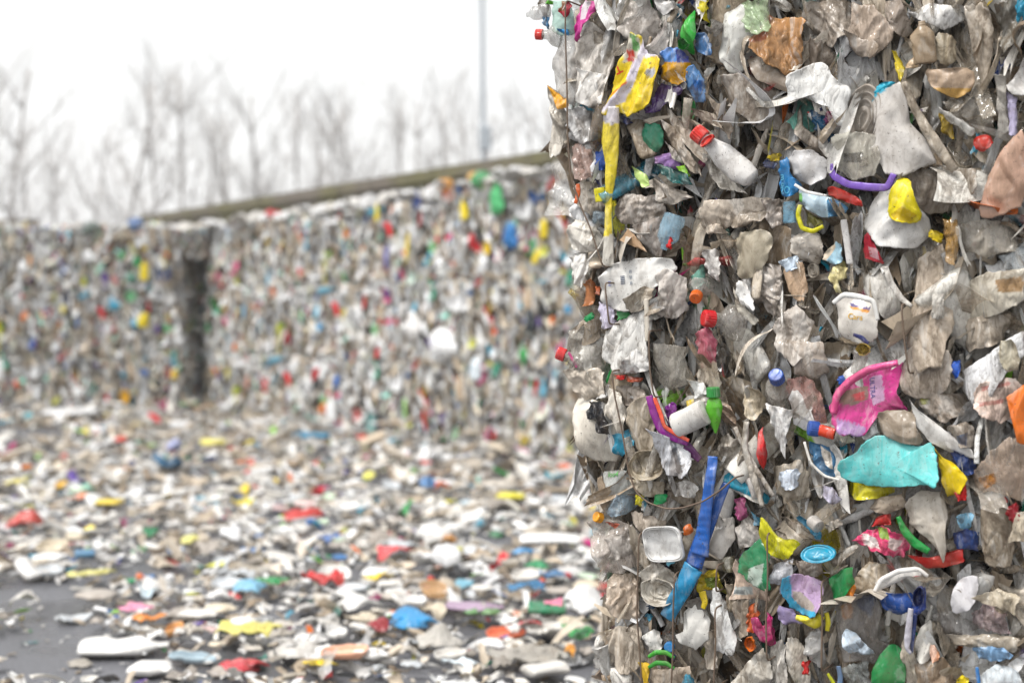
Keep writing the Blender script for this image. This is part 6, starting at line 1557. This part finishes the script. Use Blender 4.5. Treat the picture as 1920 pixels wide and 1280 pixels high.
HAND = [
    ('carton', 310, 902, 52, 46, '#155f86', 'blue crumpled pack standing among pale litter', 'pack', 'the blue crumpled pack', 'foil', 0, [('printed_panel', '#a9b0d8', .5)]),
    ('plastic_bag', 36, 1016, 62, 50, '#c8403a', 'red crumpled net bag', 'bag', 'the red net bag', 'foil', 0, []),
    ('crushed_bottle', 222, 1236, 165, 50, '#eceae6', 'long white flattened bottle on bare asphalt', 'bottle', 'the long white bottle', 'hard', 8, []),
    ('film_sheet', 455, 1228, 135, 40, '#e6dc7c', 'pale yellow film sheet', 'film', 'the pale yellow film', 'film', 6, []),
    ('film_strip', 448, 1260, 50, 26, '#d84450', 'red curled net strip on the asphalt', 'strip', 'the red curled strip', 'foil', 20, []),
    ('jar_lid', 358, 1252, 88, 24, '#aec2cc', 'grey blue round dish on the asphalt', 'lid', 'the grey blue dish', 'hard', 0, []),
    ('film_sheet', 280, 1196, 70, 22, '#ea8c1c', 'orange flat film sheet', 'film', 'the orange film', 'foil', 15, []),
    ('food_tub', 322, 1196, 34, 32, '#f0b070', 'peach coloured tub', 'tub', 'the peach tub', 'hard', 0, []),
    ('film_sheet', 248, 1176, 70, 26, '#ee9ab8', 'pink film scrap', 'film', 'the pink film', 'film', -10, []),
    ('film_sheet', 510, 1126, 72, 24, '#128a48', 'dark green film sheet', 'film', 'the dark green film', 'foil', 10, []),
    ('film_sheet', 600, 1130, 90, 34, '#d2383a', 'red film sheet', 'film', 'the red film sheet', 'foil', 12, []),
    ('plastic_bag', 465, 1140, 64, 34, '#84bcd8', 'light blue bag', 'bag', 'the light blue bag', 'film', 0, []),
    ('film_sheet', 704, 1096, 60, 22, '#efcc1e', 'yellow film sheet', 'film', 'the bright yellow film', 'foil', 5, []),
    ('film_sheet', 735, 1076, 68, 24, '#d84a50', 'red film edge', 'film', 'the red film edge', 'foil', -8, []),
    ('crushed_bottle', 714, 1092, 62, 38, '#ecebe8', 'white crushed bottle lying against the red film edge', 'bottle', 'the white bottle on red film', 'hard', -15, []),
    ('plastic_bag', 812, 1098, 96, 60, '#ececec', 'big white bag on dark asphalt', 'bag', 'the big white bag', 'film', 0, []),
    ('carton', 842, 1044, 30, 22, '#b8854c', 'brown card behind the big white bag', 'card', 'the brown card', 'hard', 0, []),
    ('film_strip', 770, 1206, 40, 28, '#2a92cc', 'sky blue twisted strip', 'strip', 'the sky blue strip', 'clean', 30, []),
    ('plastic_bag', 708, 1214, 46, 26, '#a02c38', 'dark red crumpled bag', 'bag', 'the dark red bag', 'foil', 0, []),
    ('food_tub', 948, 1206, 72, 30, '#f0805c', 'salmon orange tub lying on bare asphalt', 'tub', 'the salmon tub', 'hard', 10, [('white_base', '#f0eee8', .5)]),
    ('plastic_bag', 1092, 1236, 70, 40, '#2f9c50', 'bright green bag by the near stack', 'bag', 'the bright green bag', 'foil', 20, []),
    ('crushed_tube', 1026, 1184, 70, 36, '#1f8058', 'green and pink striped container', 'container', 'the green and pink container', 'clean', 0, [('pink_band', '#ee8aa8', .6)]),
    ('plastic_bag', 1100, 1176, 90, 50, '#efeeec', 'round white bag by the foot of the near stack', 'bag', 'the round white bag', 'film', 0, []),
    ('film_sheet', 1128, 1150, 38, 12, '#b82030', 'small red strip touching the near stack', 'strip', 'the small red strip', 'clean', -12, []),
    ('bottle_cap', 1064, 1110, 13, 12, '#d82838', 'red screw cap standing beside blue film', 'cap', 'the red screw cap', 'clean', 0, []),
    ('film_sheet', 1040, 1112, 80, 18, '#5a86b0', 'dull blue film strip', 'film', 'the dull blue film', 'film', 0, []),
    ('bottle_cap', 806, 1117, 13, 12, '#e0402c', 'orange red screw cap near the big white bag', 'cap', 'the orange red cap', 'clean', 0, []),
    ('film_sheet', 990, 1064, 46, 18, '#3a98d4', 'vivid blue film', 'film', 'the vivid blue film', 'foil', 0, []),
    ('crushed_tube', 1030, 1044, 110, 24, '#f0efed', 'long white flattened tube', 'tube', 'the long white tube', 'hard', 4, []),
    ('film_sheet', 826, 940, 28, 34, '#ea6a22', 'orange upright scrap', 'scrap', 'the orange scrap', 'clean', 0, []),
    ('carton', 800, 938, 34, 28, '#5e94cc', 'pale blue pack leaning beside the orange scrap', 'pack', 'the pale blue pack', 'foil', 0, []),
    ('crushed_tube', 1105, 932, 60, 28, '#e8c070', 'tan tube lying against the near stack', 'tube', 'the tan tube', 'hard', 0, []),
    ('film_sheet', 1040, 918, 50, 18, '#2aa0b8', 'turquoise film', 'film', 'the turquoise film', 'foil', 0, []),
    ('food_tub', 1058, 900, 24, 18, '#ee7a50', 'small orange tub', 'tub', 'the small orange tub', 'clean', 0, []),
    ('plastic_bag', 690, 916, 26, 22, '#ece46a', 'pale yellow bag', 'bag', 'the pale yellow bag', 'film', 0, []),
    ('film_sheet', 650, 908, 18, 20, '#3a2a88', 'violet scrap', 'scrap', 'the violet scrap', 'clean', 30, []),
    ('crushed_tube', 394, 850, 46, 20, '#f0e478', 'lemon yellow tube far back', 'tube', 'the lemon yellow tube', 'clean', 10, []),
    ('plastic_bag', 222, 842, 26, 16, '#e05040', 'small red bag beyond the asphalt patch', 'bag', 'the small red bag', 'foil', 0, []),
    ('plastic_bag', 48, 800, 24, 24, '#5aa8b4', 'teal bag near the far left stack', 'bag', 'the teal bag', 'film', 0, []),
    ('crushed_tube', 118, 792, 96, 22, '#f4f3f1', 'long white board in front of the far left stack', 'board', 'the long white board', 'hard', 10, []),
    ('food_tub', 46, 896, 18, 14, '#f08a20', 'small orange cup', 'cup', 'the small orange cup', 'clean', 0, []),
    ('film_sheet', 22, 926, 36, 18, '#efe286', 'cream yellow film', 'film', 'the cream yellow film', 'film', 0, []),
    ('crushed_tube', 198, 968, 44, 18, '#f2d23c', 'golden yellow tube', 'tube', 'the golden yellow tube', 'clean', 0, []),
    ('film_sheet', 138, 958, 44, 18, '#f0946a', 'salmon film', 'film', 'the salmon film', 'film', 0, []),
    ('food_tub', 110, 934, 20, 14, '#f2c050', 'amber lid', 'lid', 'the amber lid', 'clean', 0, []),
    ('crushed_tube', 152, 1074, 36, 28, '#5a84a4', 'crushed blue can', 'can', 'the blue can', 'hard', 20, []),
    ('film_strip', 172, 1102, 76, 9, '#d6d080', 'pale olive stick', 'stick', 'the olive stick', 'clean', 0, []),
    ('bottle_cap', 258, 1114, 15, 12, '#f08050', 'orange cap', 'cap', 'the orange cap', 'clean', 0, []),
    ('film_sheet', 275, 1092, 28, 16, '#3a7ab8', 'blue scrap at the edge of bare asphalt', 'scrap', 'the blue scrap', 'foil', 20, []),
    ('plastic_bag', 350, 1044, 46, 26, '#f0e890', 'butter yellow bag', 'bag', 'the butter yellow bag', 'film', 0, []),
    ('plastic_bag', 428, 1036, 52, 26, '#f4f4f2', 'bright white oval bag', 'bag', 'the white oval bag', 'film', 0, []),
    ('film_sheet', 450, 968, 50, 18, '#f0da3c', 'sunny yellow film', 'film', 'the sunny yellow film', 'foil', 0, []),
    ('crushed_tube', 580, 838, 66, 18, '#2a8cb4', 'teal blue tube in front of the far row', 'tube', 'the teal blue tube', 'clean', 0, []),
    ('film_sheet', 676, 836, 22, 18, '#e05048', 'coral red scrap at the foot of the far row', 'scrap', 'the coral red scrap', 'clean', 0, []),
    ('food_tub', 642, 1270, 90, 30, '#f2b698', 'peach orange tub at the lower edge', 'tub', 'the peach orange tub', 'hard', 0, []),
    ('film_sheet', 600, 1284, 80, 18, '#e8cc1c', 'yellow film under the peach orange tub', 'film', 'the yellow film at the lower edge', 'foil', 0, []),
    ('plastic_bag', 820, 1250, 92, 46, '#e2ddd4', 'cream translucent bag', 'bag', 'the cream bag', 'clear', 0, []),
    ('plastic_bag', 985, 1262, 170, 60, '#d2ccc2', 'large clear crushed pack on bare asphalt', 'pack', 'the large clear pack', 'clear', 0, []),
    ('crushed_tub', 1060, 1256, 56, 48, '#dcd9d0', 'clear tub with coloured print next to the large clear pack', 'tub', 'the printed clear tub', 'clear', 10, [('printed_panel', '#e8a040', .3)]),
    ('film_sheet', 860, 1284, 70, 20, '#d9e4ea', 'pale blue tray at the lower edge', 'tray', 'the pale blue tray', 'hard', 0, []),
    ('crushed_bottle', 890, 1176, 110, 26, '#b9a0b8', 'lilac grey flattened bottle', 'bottle', 'the lilac bottle', 'film', -6, []),
    ('film_strip', 900, 1176, 60, 10, '#6a9a62', 'green strip below the lilac bottle', 'strip', 'the green strip', 'clean', 5, []),
    ('food_tub', 812, 1150, 50, 30, '#e6b884', 'tan translucent tub', 'tub', 'the tan tub', 'clear', 0, []),
    ('bottle_cap', 1016, 1120, 12, 10, '#e86038', 'tiny orange cap', 'cap', 'the tiny orange cap', 'clean', 0, []),
    ('film_sheet', 990, 1138, 90, 24, '#4a92c4', 'blue translucent film', 'film', 'the blue translucent film', 'clear', -12, []),
    ('plastic_bag', 930, 1010, 34, 22, '#2a7a50', 'bottle green bag', 'bag', 'the bottle green bag', 'foil', 0, []),
    ('film_sheet', 610, 1040, 44, 16, '#6a88c0', 'periwinkle scrap', 'scrap', 'the periwinkle scrap', 'film', 0, []),
]
marks = []
taken = []
for kind, px, py, w, h, col, lab, cat, ref, mat, rot, parts in HAND:
    if len(lab.split()) < 4: lab += ' lying among pale litter'
    litter(kind, px, py, w, h, col, lab, cat, rot, mat=mat, parts=parts, z=0.0 if bare(px, py) else .07)
    marks.append((px, py - h / 2, ref)); taken.append((px, py - h * .5, w, h))

NAMED = [('#eeece8', 'white', 14), ('#dad6cf', 'off-white', 10), ('#c6beb2', 'beige', 7), ('#b3aaa0', 'grey beige', 5), ('#cfd3d6', 'pale grey', 5), ('#a29a90', 'dirty grey', 4), ('#d8cbb4', 'cream', 5), ('#c9dae2', 'pale blue', 2),
         ('#e7c9c4', 'pale pink', 1), ('#cfe0c8', 'pale green', 1), ('#e2d84a', 'yellow', 1), ('#cc3a36', 'red', 1), ('#3a78b4', 'blue', 1), ('#2a9460', 'green', 1), ('#7fb8cc', 'light blue', 1)]
NPOOL = [q[:2] for q in NAMED for _ in range(q[2])]
LKIND = [('film_sheet', 'film sheet', 'film', 'film'), ('plastic_bag', 'crumpled bag', 'bag', 'film'), ('plastic_bag', 'clear crumpled bag', 'bag', 'clear'), ('crushed_bottle', 'flattened bottle', 'bottle', 'hard'),
         ('crushed_tube', 'crushed tube', 'tube', 'hard'), ('food_tub', 'squashed tub', 'tub', 'hard'), ('film_strip', 'bent strip', 'strip', 'film'), ('jar_lid', 'round lid', 'lid', 'hard')]
lr = random.Random(77)
used = set(q[6] for q in HAND)

made = 0; tries = 0
while made < 235 and tries < 6000:
    tries += 1
    py = 905 + 380 * lr.random() ** .8
    px = lr.uniform(-20, 1150)
    if bare(px, py) and lr.random() < .93: continue
    w = lr.uniform(30, 78) * (.45 + .55 * (py - 850) / 400); h = w * lr.uniform(.34, .6)
    if any(abs(px - a) < (w + c) * .30 and abs(py - h / 2 - b) < (h + d) * .36 for a, b, c, d in taken): continue
    kind, kn, cat, mat = lr.choices(LKIND, [7, 6, 3, 5, 2, 3, 1, 1])[0]
    col, cn = lr.choice(NPOOL)
    near = sorted(marks, key=lambda q: (q[0] - px) ** 2 + (2 * (q[1] - py + h / 2)) ** 2)[:4]
    label = None
    size = 'large ' if w > 78 else ('small ' if w < 40 else '')
    for mx, my, ref in near:
        dx, dy = px - mx, (py - h / 2) - my
        rel = ('to the right of' if dx > 0 else 'to the left of') if abs(dx) > 1.6 * abs(dy) else ('in front of' if dy > 0 else 'behind')
        for cand in (f'{cn} {kn} lying {rel} {ref}', f'{size}{cn} {kn} lying {rel} {ref}'):
            if cand not in used and 4 <= len(cand.split()) <= 16:
                label = cand; break
        if label: break
    if not label: continue
    used.add(label)
    litter(kind, px, py, w, h, col, label, cat, lr.uniform(-40, 40), mat=mat, z=0.0 if bare(px, py) else lr.uniform(.015, .06), group='loose litter spread over the yard', seed=5000 + made)
    taken.append((px, py - h / 2, w, h)); made += 1

# everything smaller: nobody could count it
rng = np.random.default_rng(9)
mb = MB()
def scrap(x, y, z, s, n, r):
    L_ = s * rng.uniform(.7, 1.4); W_ = L_ * rng.uniform(.3, .75)
    V, F, c = any_piece(rng, L_, W_, n, r, .56, .05, kc=1.1)
    R = rot_xyz(rng.normal(0, .30), rng.normal(0, .30), 0); R = rot_xyz(0, 0, rng.uniform(0, 6.28)) @ R
    V = V @ R.T
    V[:, 2] *= .9
    V[:, 2] -= V[:, 2].min()
    mb.add(V + np.array((x, y, z)), F, c, int(rng.choice(3, p=(.5, .2, .3))))
count = 0
for Y0, Y1, dens, s0, s1, n, r in [(4.6, 8, 185, .03, .13, 16, 4), (8, 12, 120, .04, .17, 14, 3), (12, 17, 62, .08, .22, 10, 3), (17, 22.3, 46, .09, .26, 10, 2)]:
    a = 0
    area = (Y1 - Y0) * (.52 * (Y0 + Y1) / 2 + 2.4)
    for _ in range(int(area * dens)):
        y = rng.uniform(Y0, Y1); x = rng.uniform(-.42 * y - .9, .10 * y + 1.5)
        px, py = to_px((x, y, 0))
        if bare(px, py) and rng.random() < .86: continue
        # not inside a bale
        q = np.array((x, y, 0))
        if (q - RO) @ RI > .05 and (q - RO) @ RE > -.2: continue
        if y > 20.7 and x < -4.9: continue
        qn = q - NO
        if qn @ NE > -.02 and qn @ NI > -.05: continue
        d = -((q - RO) @ RI)
        heap = .02 + .05 * rng.random() + (max(0, 1 - d / 1.1) * .22 * rng.random() if (q - RO) @ RE > -.5 else 0) + (max(0, 1 - (20.7 - y) / .8) * .14 * rng.random() if x < -4.5 else 0)
        if bare(px, py):
            scrap(x, y, .002, rng.uniform(.015, .07), 10, 3)
        else:
            scrap(x, y, heap * rng.uniform(.0, 1), rng.uniform(s0, s1), n, r)
        count += 1
tag(mb.build('loose_scraps', [MAT['litter_film'], MAT['litter_clear'], MAT['litter_hard']]), 'carpet of small pale plastic scraps covering the asphalt', 'litter', kind='stuff')
print('litter', made, 'scraps', count, 'near parts', near_count)
